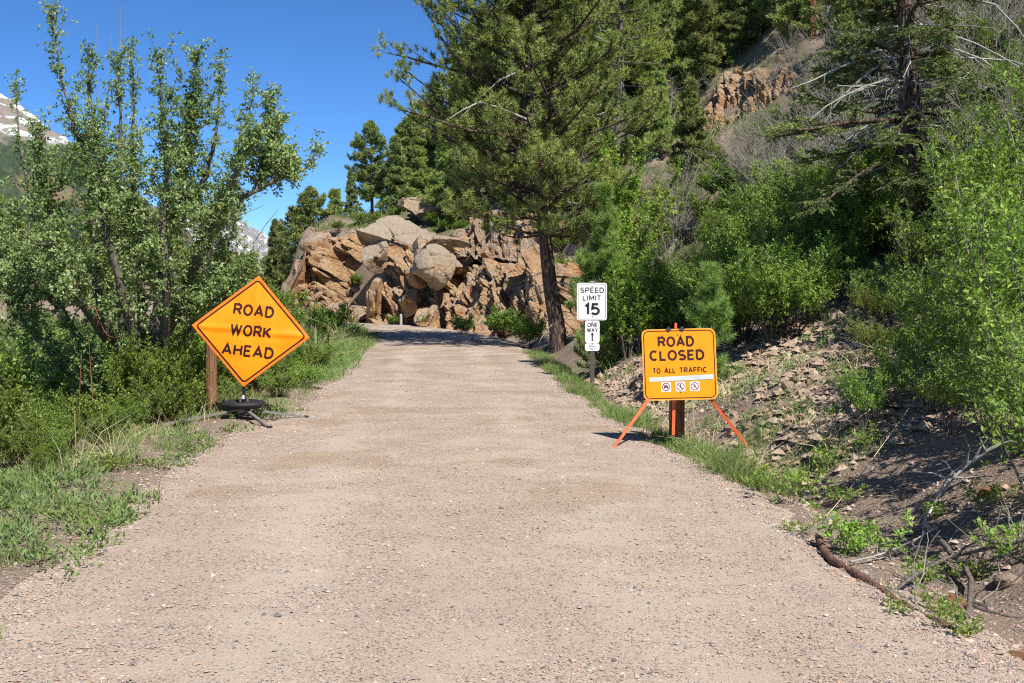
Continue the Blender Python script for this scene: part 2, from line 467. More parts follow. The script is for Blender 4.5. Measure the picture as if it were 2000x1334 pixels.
col = q.mix(q.math('MULTIPLY', stone, loose), base, gr)
gr2 = q.ramp(sep2.outputs[0], [(0.0, (0.06, 0.058, 0.058)), (0.35, (0.16, 0.14, 0.13)), (0.65, (0.34, 0.22, 0.16)), (1.0, (0.56, 0.5, 0.44))])
st2 = q.math('MULTIPLY', q.mapr(v2.outputs['Distance'], 0.28, 0.36, 1, 0), q.mapr(sep2.outputs[1], 0.70, 0.73))
col = q.mix(q.math('MULTIPLY', st2, loose), col, gr2)
# damp, browner streaks lying across the wheel tracks
dn = q.noise(q.scalev(P, (0.55, 0.62, 1)), 1.15, 4, 0.55, 0.6)
dn2 = q.noise(P, 0.16, 2)
sepx = q.n('ShaderNodeSeparateXYZ'); q.l(P, sepx.inputs[0])
zone = q.math('MULTIPLY', q.mapr(sepx.outputs[1], 8.5, 12), q.mapr(sepx.outputs[1], 36, 50, 1, 0.3))
damp = q.math('MULTIPLY', q.mapr(dn, 0.545, 0.62), zone)
col = q.mix(q.math('MULTIPLY', damp, 0.7), col, q.mix(0.35, (0.33, 0.225, 0.13), col, 'MIX'))
hb = q.math('ADD', q.math('MULTIPLY', q.math('MULTIPLY', stone, loose), 0.6), q.math('ADD', q.math('MULTIPLY', q.math('MULTIPLY', st2, loose), 1.2), q.math('MULTIPLY', q.noise(P, 60, 4, 0.7), 0.7)))
q.l(q.bsdf(col, 0.92, q.bump(hb, 1.0, 0.012), 0.15), out.inputs[0])
r_me = make_mesh('gravel_road', [(np.stack([X, Y, Zr], -1).reshape(-1, 3), F, 0)], MAT_GRAVEL, smooth=True, attrs={'across': (uu[None, :] + 0 * RP[:, 2:3])})
tag(link('gravel_road', r_me), kind='structure')

# far mountains
def mountain(name, sil, Y0, depth, spread, mat, seed, amp, lo, hi, n=(320, 150), gul=60):
    us = np.array([(p[0] - 1000) / FPX for p in sil]); zs = np.array([zat(p[1], Y0) for p in sil])
    u = np.linspace(lo, hi, n[0]); w = np.linspace(0, 1, n[1])
    U, W = np.meshgrid(u, w)
    top = np.interp(U, us, zs)
    Yv = Y0 - depth + W * depth * 1.5
    Xv = U * Y0 + (W - 0.66) * 0
    k = np.where(W < 0.6667, W / 0.6667, 1 - (W - 0.6667) * 1.1)
    Zv = -120 + (top + 120) * k ** 0.9
    rid = np.abs(fbm(Xv / gul + Yv / gul * 0.35, Yv / (gul * 3.2), o=5, seed=seed))
    rr = fbm(Xv / (gul * 0.4), Yv / (gul * 0.4), o=5, seed=seed + 7)
    keepr = np.clip(1.15 - k, 0.12, 1)
    Zv = Zv - rid * amp * keepr + rr * amp * 0.25 * np.clip(1.3 - k, 0.3, 1)
    idx = np.arange(n[0] * n[1]).reshape(n[1], n[0])
    F = np.stack([idx[:-1, :-1], idx[:-1, 1:], idx[1:, 1:], idx[1:, :-1]], -1).reshape(-1, 4)
    me = make_mesh(name, [(np.stack([Xv, Yv, Zv], -1).reshape(-1, 3), F, 0)], mat, smooth=True)
    return tag(link(name, me), kind='structure')

def mountain_mat(name, zforest, zsnow, gul, rockc, snowy):
    m, nt, out = new_mat(name); q = NT(nt)
    tc = q.n('ShaderNodeTexCoord'); P = tc.outputs['Object']
    sx = q.n('ShaderNodeSeparateXYZ'); q.l(P, sx.inputs[0]); z = sx.outputs[2]
    nr = q.noise(P, 1 / (gul * 1.2), 8, 0.65); ns = q.noise(q.scalev(P, (1, 0.5, 2.2), (0, R(25), 0)), 1 / (gul * 1.0), 6, 0.6, 0.8)
    nf = q.noise(P, 1 / (gul * 0.25), 6, 0.75)
    rock = q.ramp(nr, [(0.3, tuple(c * 0.7 for c in rockc)), (0.7, rockc)])
    forest = q.ramp(nf, [(0.35, (0.03, 0.045, 0.03)), (0.65, (0.085, 0.115, 0.06))])
    tree = q.math('ADD', z, q.math('MULTIPLY', nr, gul * 4))
    ff = q.mapr(tree, zforest + gul * 2, zforest + gul * 2.6, 1, 0)
    clear = q.mapr(q.noise(P, 1 / (gul * 3.0), 4, 0.5), 0.55, 0.62, 0, 0.8)
    forest = q.mix(clear, forest, (0.22, 0.16, 0.11))
    col = q.mix(ff, rock, forest)
    sn = q.math('MULTIPLY', q.mapr(ns, snowy, snowy + 0.035), q.mapr(z, zsnow, zsnow + gul * 1.2))
    col = q.mix(sn, col, (0.82, 0.86, 0.92))
    q.l(q.bsdf(col, 0.95, q.bump(nf, 0.8, gul * 0.1), 0.1), out.inputs[0])
    return m
MM1 = mountain_mat('mountain_slope', zat(300, 3000), zat(300, 3000), 55, (0.30, 0.26, 0.22), 0.545)
mountain('snowy_mountain', [(-900, -250), (-300, 20), (0, 172), (60, 212), (130, 262), (200, 330), (300, 430), (420, 520), (560, 640)], 3000, 1700, 1, MM1, 4, 130, -0.85, -0.17, (260, 120), 60)
MM2 = mountain_mat('peak_rock', zat(640, 4600), zat(520, 4600), 70, (0.36, 0.34, 0.33), 0.56)
mountain('rocky_peak', [(150, 560), (300, 470), (370, 400), (398, 378), (425, 392), (450, 425), (480, 462), (515, 505), (560, 560), (640, 600), (900, 640)], 4600, 2400, 1, MM2, 15, 200, -0.36, -0.02, (220, 110), 80)
# ------------------------------------------------------------------ rock
def rock_mat(name, cols, grey, greyamt=0.5, rust=(0.33, 0.12, 0.045), scale=1.0, seams=0.22, strat=(1, 1, 1), rot=(0, 0, 0), coord='Object', wor=False):
    m, nt, out = new_mat(name); q = NT(nt)
    tc = q.n('ShaderNodeTexCoord'); g = q.n('ShaderNodeNewGeometry')
    P = g.outputs['Position'] if wor else tc.outputs[coord]
    oi = q.n('ShaderNodeObjectInfo')
    Pm = q.scalev(P, strat, rot)
    n1 = q.noise(Pm, 0.9 * scale, 6, 0.6, 0.3); n2 = q.noise(Pm, 4.5 * scale, 8, 0.68); n3 = q.noise(P, 28 * scale, 4, 0.7)
    n4 = q.noise(P, 1.7 * scale, 5, 0.65, 0.8)
    col = q.ramp(n2, [(0.25, cols[0]), (0.5, cols[1]), (0.75, cols[2])])
    col = q.mix(q.mapr(n1, 0.5, 0.66, 0, 0.75), col, rust)
    # grey lichen and weathering on surfaces that look up
    sn = q.n('ShaderNodeSeparateXYZ'); q.l(g.outputs['Normal'], sn.inputs[0])
    gf = q.math('ADD', q.math('MULTIPLY', sn.outputs[2], 0.45), n4)
    gf = q.mapr(q.math('ADD', gf, q.math('MULTIPLY', oi.outputs['Random'], 0.2)), 0.62, 0.95, 0, greyamt)
    col = q.mix(gf, col, q.ramp(n3, [(0.3, tuple(x * 0.75 for x in grey)), (0.7, grey)]))
    # dark seams
    vo = q.n('ShaderNodeTexVoronoi'); vo.feature = 'DISTANCE_TO_EDGE'; vo.inputs['Scale'].default_value = 1.3 * scale
    nzz = q.n('ShaderNodeTexNoise'); nzz.inputs['Scale'].default_value = 1.6 * scale; nzz.inputs['Detail'].default_value = 4; q.l(Pm, nzz.inputs['Vector']); wv = q.mix(0.35, Pm, nzz.outputs[1]); q.l(wv, vo.inputs['Vector'])
    seam = q.mapr(vo.outputs[0], 0.0, 0.018, 1, 0)
    col = q.mix(q.math('MULTIPLY', seam, seams), col, (0.06, 0.04, 0.03))
    hb = q.math('ADD', q.math('MULTIPLY', n2, 1.4), q.math('ADD', q.math('MULTIPLY', n3, 0.25), q.math('MULTIPLY', seam, -1.2 * seams)))
    q.l(q.bsdf(col, 0.9, q.bump(hb, 0.9, 0.10 / scale), 0.15), out.inputs[0])
    return m
TAN = [(0.32, 0.175, 0.08), (0.48, 0.30, 0.155), (0.60, 0.43, 0.26)]
M_ROCK = rock_mat('orange_tan_granite', TAN, (0.36, 0.31, 0.25), 0.75, wor=False)
M_CLIFF = rock_mat('cliff_granite', TAN, (0.36, 0.31, 0.26), 0.85, strat=(1, 1, 2.6), rot=(0, R(32), 0), wor=True)
M_GREYROCK = rock_mat('grey_weathered_granite', [(0.26, 0.18, 0.115), (0.42, 0.32, 0.21), (0.52, 0.43, 0.31)], (0.33, 0.295, 0.25), 0.6, rust=(0.36, 0.21, 0.10), seams=0.06)
M_STONE = rock_mat('loose_stone', [(0.31, 0.22, 0.15), (0.48, 0.35, 0.25), (0.60, 0.48, 0.37)], (0.36, 0.33, 0.30), 0.25, rust=(0.40, 0.21, 0.12), scale=6)
M_REDSTONE = rock_mat('rusty_stone', [(0.20, 0.075, 0.03), (0.36, 0.15, 0.06), (0.48, 0.25, 0.12)], (0.33, 0.24, 0.17), 0.3, rust=(0.22, 0.06, 0.025), scale=7)

def ico(sub):
    import bmesh
    bm = bmesh.new(); bmesh.ops.create_icosphere(bm, subdivisions=sub, radius=1.0)
    V = np.array([v.co[:] for v in bm.verts]); F = np.array([[v.index for v in f.verts] for f in bm.faces]); bm.free()
    return V, F
_ICO = {s: ico(s) for s in (1, 2, 3, 4, 5)}
def rock_geo(seed, sub=4, cuts=12, dims=(1, 1, 1), rough=0.03, dmin=0.45, dmax=0.8, frac=0.16):
    rg = rng(seed); V, F = _ICO[sub]; V = V.copy()
    N = unit(cuts, rg); D = rg.uniform(dmin, dmax, cuts)
    for n_, d_ in zip(N, D):
        k = V @ n_ - d_; V = V - np.maximum(k, 0)[:, None] * n_
    V = V + nrm(V) * (fbm(V[:, 0] * 2.5 + seed, V[:, 1] * 2.5, V[:, 2] * 2.5, 4, seed)[:, None] * rough)
    if sub >= 4:                                   # fracture steps
        m_ = 26; sd_ = unit(m_, rg) * rg.uniform(0.5, 1.0, (m_, 1)); of = rg.uniform(-0.5, 0.5, m_) * frac; tl = rg.normal(0, 0.35, (m_, 3)) * frac
        dd = ((V[:, None] - sd_[None]) ** 2 * np.array([1.0, 1.0, 2.2])).sum(-1); o_ = np.argsort(dd, 1)[:, :2]
        a_ = np.sqrt(np.take_along_axis(dd, o_, 1)); near = o_[:, 0]
        crev = np.exp(-((a_[:, 1] - a_[:, 0]) / 0.035) ** 2) * 0.35 * frac
        V = V + nrm(V) * (of[near] + ((V - sd_[near]) * tl[near]).sum(1) - crev)[:, None]
    V = V * np.array(dims)
    return V, F
ROCKS = [make_mesh('rock', [(*rock_geo(100 + i, 4, 8 + i % 3, (1, rng(i).uniform(.6, 1), rng(i + 9).uniform(.45, .9)), 0.02, .38, .75), 0)], M_ROCK) for i in range(9)]
ROCKS_L = [make_mesh('rock', [(*rock_geo(200 + i, 2, 9, (1, rng(i).uniform(.6, 1), rng(i + 9).uniform(.4, .8)), 0.03), 0)], M_ROCK) for i in range(8)]

def cliff_patch(name, origin, ux, uy, L, Hh, nx_, ny_, depth, seed, parent, mat, cell=(1.3, 0.42), shear=0.7, prof=None):
    """fractured rock face: plane spanned by ux (along) and uy (up), pushed out along the normal in tilted Voronoi blocks"""
    rg = rng(seed)
    a = np.linspace(0, L, nx_); b = np.linspace(0, Hh, ny_); A, B = np.meshgrid(a, b)
    wx_ = A + fbm(A * 0.8, B * 0.8, 0, 3, seed) * 0.25; wy_ = B + fbm(A * 0.8, B * 0.8, 5, 3, seed + 3) * 0.25
    disp = np.zeros_like(A)
    for lv, (cs, amp) in enumerate(((cell[0], depth), (cell[1] * 1.6, depth * 0.42), (cell[1] * 0.62, depth * 0.17))):
        n_ = int((L + 2) * (Hh + 2) / (cs * cs)) + 4
        sx_ = rg.uniform(-1, L + 1, n_); sy_ = rg.uniform(-1, Hh + 1, n_)
        tl = rg.normal(0, 0.5, (n_, 2)); of = rg.uniform(-0.5, 0.5, n_) * amp
        ax = wx_.ravel(); ay = wy_.ravel()
        # stretched metric along the dip
        px_ = (ax * 1.0 + ay * shear) ; py_ = (ay - ax * shear * 0.25) * 1.0
        qx_ = (sx_ + sy_ * shear); qy_ = (sy_ - sx_ * shear * 0.25)
        near = np.empty(len(ax), int); d1 = np.empty(len(ax)); d2 = np.empty(len(ax))
        for c in range(0, len(ax), 8000):
            dd = ((px_[c:c + 8000, None] - qx_[None]) * 1.7) ** 2 + ((py_[c:c + 8000, None] - qy_[None]) * 0.62) ** 2
            pt = np.argpartition(dd, 1, 1)[:, :2]; vals = np.take_along_axis(dd, pt, 1)
            o_ = np.argsort(vals, 1); near[c:c + 8000] = np.take_along_axis(pt, o_[:, :1], 1)[:, 0]
            vs = np.sqrt(np.take_along_axis(vals, o_, 1)); d1[c:c + 8000] = vs[:, 0]; d2[c:c + 8000] = vs[:, 1]
        loc = of[near] + ((ax - sx_[near]) * tl[near, 0] + (ay - sy_[near]) * tl[near, 1]) * amp * 0.9 / cs
        crev = np.exp(-((d2 - d1) / (0.06 * cs)) ** 2) * amp * 0.45
        disp += (loc - crev).reshape(A.shape)
    ux = np.array(ux, float); uy = np.array(uy, float); nn = nrm(np.cross(ux, uy))
    edge = np.minimum.reduce([A / 0.8, (L - A) / 0.8, (Hh - B) / 0.6, np.full_like(A, 1)])
    edge = np.clip(edge, 0, 1)
    bul = (prof(A / L, B / Hh) if prof else 0) + disp - (1 - edge) * depth * 1.6
    Pp = np.array(origin)[None, None] + A[..., None] * ux + B[..., None] * uy + bul[..., None] * nn
    idx = np.arange(nx_ * ny_).reshape(ny_, nx_)
    F = np.stack([idx[:-1, :-1], idx[:-1, 1:], idx[1:, 1:], idx[1:, :-1]], -1).reshape(-1, 4)
    return link(name, make_mesh(name, [(Pp.reshape(-1, 3), F, 0)], mat, False), parent)

def add_rock(parent, px, py, wpx, hpx, Y=None, seed=0, rot=(0, 0, 0), dy=1.0, mat=None, name='rock', own=None, sub=5, cuts=14, dims=None, dr=(0.26, 0.60), rough=0.015):
    """a boulder whose middle shows at picture (px,py) with about that size"""
    if Y is None:
        p = on(px, py); Y = p.y
    S = Y / FPX; x = atY(px, Y); z = zat(py, Y)
    V, F = rock_geo(seed, sub, cuts, (1, 1, 1), rough, *dr)
    Rm = np.array(Euler(rot).to_matrix()); 
    V = V * (dims if dims is not None else (1, 1, 1)); V = V @ Rm.T
    ext = V.max(0) - V.min(0); c = (V.max(0) + V.min(0)) / 2
    V = (V - c) / ext * np.array([wpx * S, max(wpx, hpx) * S * dy, hpx * S])
    me = make_mesh(name, [(V, F, 0)], mat or M_ROCK)
    pl = parent.location if parent else Vector((0, 0, 0))
    return link(name, me, parent, Vector((x, Y, z)) - pl)

# --- the roadside outcrop beyond the bend
oc = thing('rock_outcrop', 'broken orange and tan granite outcrop beside the bend of the gravel road', 'rock outcrop', (-3.0, 56.0, 0.0))
def W2(px, py, Y): return np.array([atY(px, Y), Y, zat(py, Y)])
def wface(px0, Y0, py0, px1, Y1, py1, up, name, seed, dep, n, mat=M_CLIFF, cell=(1.3, .42), lean=0.35, prof=None, shear=0.7, par=None):
    par = par or oc
    a = W2(px0, py0, Y0); b = W2(px1, py1, Y1); L = np.linalg.norm(b - a); ux = (b - a) / L
    nback = np.array([-ux[1], ux[0], 0]); nback = nback / np.linalg.norm(nback)
    if nback[1] < 0: nback = -nback
    uy = nrm(np.array([0, 0, 1.0]) + nback * lean)
    o = cliff_patch(name, a - np.array(par.location), ux, uy, L, up, n[0], n[1], dep, seed, par, mat, cell, shear, prof)
    return o
# right run, middle block, left tower
wface(820, 53.4, 668, 1080, 43.6, 676, 4.3, 'rock_face', 11, 0.70, (240, 130), lean=0.62, cell=(1.5, .40))
wface(700, 57.2, 650, 850, 52.6, 660, 5.0, 'rock_face', 23, 0.75, (150, 150), lean=0.42, cell=(1.2, .40))
wface(548, 60.8, 640, 735, 56.6, 650, 1.9, 'rock_face', 31, 0.55, (170, 70), lean=0.75, cell=(1.2, .36))
wface(560, 62.4, 618, 665, 60.4, 610, 4.35, 'rock_face', 47, 0.8, (110, 130), lean=0.22, cell=(1.3, .42), prof=lambda a, b: 1.3 * np.sin(np.clip(a, 0, 1) * math.pi) ** 0.6 * np.sin(np.clip(b * 0.85 + 0.15, 0, 1) * math.pi) ** 0.5 - 0.6)
wface(840, 56.8, 570, 1070, 48.0, 575, 3.6, 'rock_face', 52, 0.5, (170, 80), lean=1.15, cell=(1.6, .5))
wface(850, 55.0, 500, 1050, 50.2, 510, 3.0, 'rock_face', 67, 0.55, (150, 80), lean=1.0, cell=(1.5, .45))
# big slabs and boulders, each a part: (px,py,w,h,Y,rot,seed,mat,cuts,dy)
G_, T_ = M_GREYROCK, M_ROCK
big = [
 (572, 560, 60, 150, 61.4, (0, .12, .3), 361, T_, 10, .9), (560, 610, 50, 60, 61.0, (0, .3, .1), 362, T_, 10, .9),


 (778, 465, 158, 92, 58.4, (.1, -.06, .15), 311, G_, 15, .75), (822, 412, 92, 58, 60.5, (0, -.35, 0), 312, G_, 13, .8), (738, 500, 60, 70, 57.9, (0, .1, 0), 313, G_, 14, .8),
 (730, 590, 36, 96, 56.0, (0, .3, .2), 315, T_, 13, .8),
 (868, 488, 104, 50, 54.8, (.1, .62, .1), 322, G_, 12, .7), (826, 492, 42, 62, 54.6, (0, -.5, 0), 323, G_, 12, .8),
 (848, 522, 88, 92, 53.0, (.2, .6, .1), 327, G_, 8, .9), (812, 540, 40, 50, 53.6, (0, -.5, .1), 328, T_, 9, .9), (868, 480, 120, 40, 54.4, (.1, .62, .1), 329, G_, 8, .8), (625, 480, 80, 60, 62.0, (0, .2, .4), 305, T_, 9, .8), (896, 520, 60, 34, 54.0, (0, .66, 0), 324, T_, 12, .9),
 (928, 472, 96, 50, 56.4, (0, .35, 0), 331, T_, 12, .7), (982, 476, 42, 66, 53.2, (0, .08, 0), 332, G_, 11, .5), (905, 418, 70, 26, 58.0, (0, -.35, 0), 333, G_, 12, .8),
 (968, 430, 58, 40, 57.0, (0, .2, 0), 334, G_, 12, .8), (1010, 455, 46, 56, 54.5, (0, .2, 0), 336, T_, 12, .8),

 (800, 592, 46, 60, 53.9, (0, .2, 0), 344, T_, 13, .8), (835, 620, 52, 54, 52.4, (0, -.5, 0), 345, T_, 13, .8),
 (688, 454, 20, 10, 63, (0, 0, 0), 352, G_, 10, .8),
 (700, 620, 40, 44, 57.0, (0, .4, 0), 354, T_, 12, .8), (660, 606, 46, 30, 58.4, (0, .2, 0), 355, T_, 12, .8),

]
for (px, py, w_, h_, Y, rt, sd_, mt, ct, dy) in big:
    ys_ = on(px, py + 0.35 * h_).y
    if (py < 465 or px > 960) and Y < ys_ - 1.0 and ys_ < 90: Y = ys_ - 0.25 * h_ * ys_ / FPX
    add_rock(oc, px, py, w_, h_, Y, sd_, rt, dy, mt, cuts=ct - 4, sub=5 if w_ > 80 else 4)
rg = rng(77)
for k in range(150):
    px = rg.uniform(570, 1045); py = rg.uniform(560, 652) if px < 740 else rg.uniform(475 + max(0, (px - 900)) * 0.35, 660)
    if px > 900: Yb = 54 - (px - 850) / 200 * 8
    elif px > 720: Yb = 56.8 - (px - 720) / 180 * 3.6
    else: Yb = 60.4 - (px - 570) / 150 * 3.6
    s_ = rg.uniform(7, 22); Yk = min(Yb + (650 - py) / 42.0 - 0.25, on(px, py).y)
    if px > 930: Yk = on(px, py).y
    me = ROCKS[rg.integers(len(ROCKS))]
    sc = s_ / 2 * Yk / FPX
    link('rock', me, oc, Vector((atY(px, Yk), Yk, zat(py, Yk))) - oc.location, (rg.uniform(-.6, .6), rg.uniform(-.9, .2), rg.uniform(0, 6.28)), (sc * 1.25, sc, sc * rg.uniform(.8, 1.5)))
# --- red-brown ledges high on the wooded slope
def ledge(label, px0, px1, pyb, Y0, Y1, up, seed, lean=0.5, cell=(1.1, .4), dep=0.5):
    drop = max(0.0, max(zat(pyb, Yq) - float(H(atY(pq, Yq), Yq)) for pq, Yq in ((px0, Y0), (px1, Y1), ((px0 + px1) / 2, (Y0 + Y1) / 2)))) + 0.4
    pyb += drop * FPX / ((Y0 + Y1) / 2); up += drop
    c = W2((px0 + px1) / 2, pyb, (Y0 + Y1) / 2)
    t = thing('rock_ledge', label, 'rock ledge', tuple(c))
    wface(px0, Y0, pyb, px1, Y1, pyb, up, 'rock_face', seed, dep, (130, 70), M_CLIFF, cell, lean, None, 0.4, t)
    r_ = rng(seed)
    for k in range(14):
        px = r_.uniform(px0, px1); f = (px - px0) / (px1 - px0); Y = Y0 + (Y1 - Y0) * f; s_ = r_.uniform(9, 26) / 2 * Y / FPX
        zf = r_.uniform(0, up)
        link('rock', ROCKS[r_.integers(9)], t, on(px, pyb - r_.uniform(-8, up * 30)) - t.location, tuple(r_.uniform(-1, 1, 3)), (s_, s_, s_ * r_.uniform(.7, 1.4)))
    return t
# ------------------------------------------------------------------ stroke lettering
def _arc(cx, cy, rx, ry, a0, a1, n=10):
    return [(cx + rx * math.cos(R(a0 + (a1 - a0) * i / n)), cy + ry * math.sin(R(a0 + (a1 - a0) * i / n))) for i in range(n + 1)]
GLY = {   # (advance width, strokes) in a cell one unit high, stroke centre lines
 'A': (.74, [[(0, 0), (.37, 1), (.74, 0)], [(.13, .3), (.61, .3)]]),
 'C': (.66, [_arc(.34, .5, .34, .5, 48, 312, 22)]),
 'D': (.64, [[(0, 0), (0, 1), (.28, 1)] + _arc(.28, .5, .36, .5, 90, -90, 14) + [(0, 0)]]),
 'E': (.52, [[(.54, 1), (0, 1), (0, 0), (.54, 0)], [(0, .52), (.47, .52)]]),
 'F': (.50, [[(.52, 1), (0, 1), (0, 0)], [(0, .5), (.44, .5)]]),
 'H': (.62, [[(0, 0), (0, 1)], [(.62, 0), (.62, 1)], [(0, .52), (.62, .52)]]),
 'I': (.02, [[(0, 0), (0, 1)]]),
 'K': (.62, [[(0, 0), (0, 1)], [(.60, 1), (0, .36)], [(.20, .58), (.64, 0)]]),
 'L': (.50, [[(0, 1), (0, 0), (.52, 0)]]),
 'M': (.78, [[(0, 0), (0, 1), (.39, .22), (.78, 1), (.78, 0)]]),
 'N': (.64, [[(0, 0), (0, 1), (.64, 0), (.64, 1)]]),
 'O': (.70, [_arc(.35, .5, .36, .5, 90, 450, 26)]),
 'P': (.58, [[(0, 0), (0, 1), (.34, 1)] + _arc(.34, .74, .26, .26, 90, -90, 10) + [(0, .48)]]),
 'R': (.62, [[(0, 0), (0, 1), (.34, 1)] + _arc(.34, .74, .27, .26, 90, -90, 10) + [(0, .48)], [(.34, .48), (.64, 0)]]),
 'S': (.60, [_arc(.30, .75, .28, .25, 30, 270, 14) + _arc(.30, .25, .30, .25, 90, -150, 14)]),
 'T': (.60, [[(0, 1), (.60, 1)], [(.30, 1), (.30, 0)]]),
 'U': (.60, [[(0, 1), (0, .3)] + _arc(.30, .3, .30, .3, 180, 360, 12) + [(.60, 1)]]),
 'W': (.96, [[(0, 1), (.24, 0), (.48, .92), (.72, 0), (.96, 1)]]),
 'Y': (.66, [[(0, 1), (.33, .46), (.66, 1)], [(.33, .46), (.33, 0)]]),
 '1': (.22, [[(0, .78), (.22, 1), (.22, 0)]]),
 '5': (.60, [[(.54, 1), (.10, 1), (.05, .55)] + _arc(.28, .32, .31, .31, 130, -150, 16)]),
 '0': (.60, [_arc(.30, .5, .30, .5, 90, 450, 22)]),
 ' ': (.34, []),
}
def ribbon(pts, w, closed=False, step=0.02, zoff=0.0):
    p = np.array(pts, float)
    if closed and np.linalg.norm(p[0] - p[-1]) > 1e-6: p = np.vstack([p, p[:1]])
    q_ = [p[0]]
    for a, b in zip(p[:-1], p[1:]):
        n = max(1, int(np.linalg.norm(b - a) / step))
        for i in range(1, n + 1): q_.append(a + (b - a) * i / n)
    p = np.array(q_)
    if closed: pp = np.vstack([p[-2], p, p[1]])
    else: pp = np.vstack([2 * p[0] - p[1], p, 2 * p[-1] - p[-2]])
    d1 = nrm(pp[1:-1] - pp[:-2]); d2 = nrm(pp[2:] - pp[1:-1])
    n1 = np.stack([-d1[:, 1], d1[:, 0]], 1); n2 = np.stack([-d2[:, 1], d2[:, 0]], 1)
    mt = nrm(n1 + n2); k = 1 / np.clip((mt * n1).sum(1), 0.42, 1)
    o = mt * (w / 2 * k)[:, None]
    V = np.vstack([np.column_stack([p + o, np.full(len(p), zoff)]), np.column_stack([p - o, np.full(len(p), zoff)])])
    n = len(p); i = np.arange(n - 1)
    return V, np.stack([i, i + n, i + n + 1, i + 1], 1)
def text_geo(s, cx, cy, width, height, weight=0.16, gap=None, z=0.0):
    """returns chunks in the (u, v, out) frame of a sign; width is exact"""
    adv = [GLY[c][0] for c in s]; w = weight * height
    gap = 0.32 if gap is None else gap
    tot = sum(adv) + gap * (len(s) - 1)
    h = height - w; sx = (width - w) / tot
    x = cx - (width - w) / 2; out = []; zo = z
    for c, a in zip(s, adv):
        for st_ in GLY[c][1]:
            V, F = ribbon([(x + px * sx, cy - h / 2 + py * h) for px, py in st_], w, step=height * 0.12, zoff=zo)
            out.append((V, F, 0)); zo += 0.00012
        x += (a + gap) * sx
    return out
def place(chunks, O, U, V, N, disp=None):
    O, U, V, N = (np.array(k, float) for k in (O, U, V, N)); out = []
    for P_, F_, m_ in chunks:
        P_ = np.asarray(P_, float); dz = P_[:, 2] + (disp(P_[:, 0], P_[:, 1]) if disp else 0)
        out.append((O + P_[:, :1] * U + P_[:, 1:2] * V + dz[:, None] * N, F_, m_))
    return out
def rrect(w, h, r, n=6):
    p = []
    for cx, cy, a in ((w / 2 - r, h / 2 - r, 0), (-w / 2 + r, h / 2 - r, 90), (-w / 2 + r, -h / 2 + r, 180), (w / 2 - r, -h / 2 + r, 270)):
        p += _arc(cx, cy, r, r, a, a + 90, n)
    return p
def plate(w, h, r, t=0.003, n=6):
    """rounded plate, front face at out=0"""
    p = np.array(rrect(w, h, r, n)); k = len(p)
    f = np.column_stack([p, np.zeros(k)]); b = np.column_stack([p, np.full(k, -t)])
    i = np.arange(k); j = (i + 1) % k
    return [(f, i[None], 0), (b, i[::-1][None], 0), (np.vstack([f, b]), np.stack([i, i + k, j + k, j], 1), 0)]
def disc(cx, cy, r, z, n=14, r1=0.0):
    a = np.arange(n) / n * 2 * math.pi
    return (np.column_stack([cx + r * np.cos(a), cy + r * np.sin(a), np.full(n, z)]), np.arange(n)[None], 0)
def poly(pts, z): return (np.column_stack([np.array(pts, float), np.full(len(pts), z)]), np.arange(len(pts))[None], 0)

def sign_mat(name, c, c2, streak, rough=0.35, spec=0.4, trans=0.0, grime=(0.25, 0.1, 0.03), gr=0.25):
    m, nt, out = new_mat(name); q = NT(nt)
    tc = q.n('ShaderNodeTexCoord'); P = tc.outputs['Object']
    n1 = q.noise(P, 3.0, 5, 0.6); n2 = q.noise(q.scalev(P, (9, 9, 0.8)), 2.5, 5, 0.6)
    n3 = q.noise(P, 45, 3, 0.6)
    col = q.mix(q.mapr(n1, 0.35, 0.7), c, c2)
    col = q.mix(q.mapr(n2, 0.60, 0.78, 0, streak), col, grime)
    col = q.mix(q.mapr(n3, 0.62, 0.75, 0, gr), col, grime)
    b = q.bsdf(col, q.mapr(n1, 0.3, 0.7, rough - 0.05, rough + 0.12), q.bump(n1, 0.05, 0.02), spec)
    if trans:
        tr = q.n('ShaderNodeBsdfTranslucent'); q.l(col, tr.inputs[0])
        ms = q.n('ShaderNodeMixShader'); ms.inputs[0].default_value = trans
        q.l(b, ms.inputs[1]); q.l(tr.outputs[0], ms.inputs[2]); q.l(ms.outputs[0], out.inputs[0])
    else: q.l(b, out.inputs[0])
    return m
M_VINYL = sign_mat('orange_vinyl', (1.0, 0.265, 0.004), (1.0, 0.345, 0.006), 0.75, 0.5, 0.25, 0.0, (0.95, 0.17, 0.01), 0.1)
M_OBOARD = sign_mat('orange_board', (1.0, 0.29, 0.004), (0.98, 0.32, 0.006), 0.45, 0.35, 0.3, 0.0, (0.80, 0.16, 0.01), 0.3)
M_OEDGE = flat_mat('orange_hem', (0.95, 0.20, 0.02), 0.5)
M_INK = flat_mat('brown_black_ink', (0.045, 0.010, 0.009), 0.45, 0.3, 30)
M_BLACK = flat_mat('black_ink', (0.028, 0.028, 0.032), 0.5)
M_WHITE = sign_mat('white_sheeting', (0.86, 0.86, 0.86), (0.76, 0.77, 0.78), 0.4, 0.4, 0.3, 0.0, (0.42, 0.42, 0.40), 0.35)
M_TAPE = flat_mat('grey_tape', (0.52, 0.58, 0.60), 0.45, 0.15, 14)
M_STICK = flat_mat('white_sticker', (0.85, 0.76, 0.73), 0.5, 0.06)
M_RED = flat_mat('red_ring_ink', (0.28, 0.03, 0.05), 0.5)
M_ALU = flat_mat('dull_aluminium', (0.42, 0.42, 0.42), 0.5, 0.15, 12, 0.5, 0.3)
M_OSTEEL = flat_mat('orange_painted_steel', (0.85, 0.14, 0.045), 0.45, 0.22, 9)
M_DSTEEL = flat_mat('dark_steel', (0.035, 0.034, 0.038), 0.55, 0.3, 18, 0.4, 0.2)
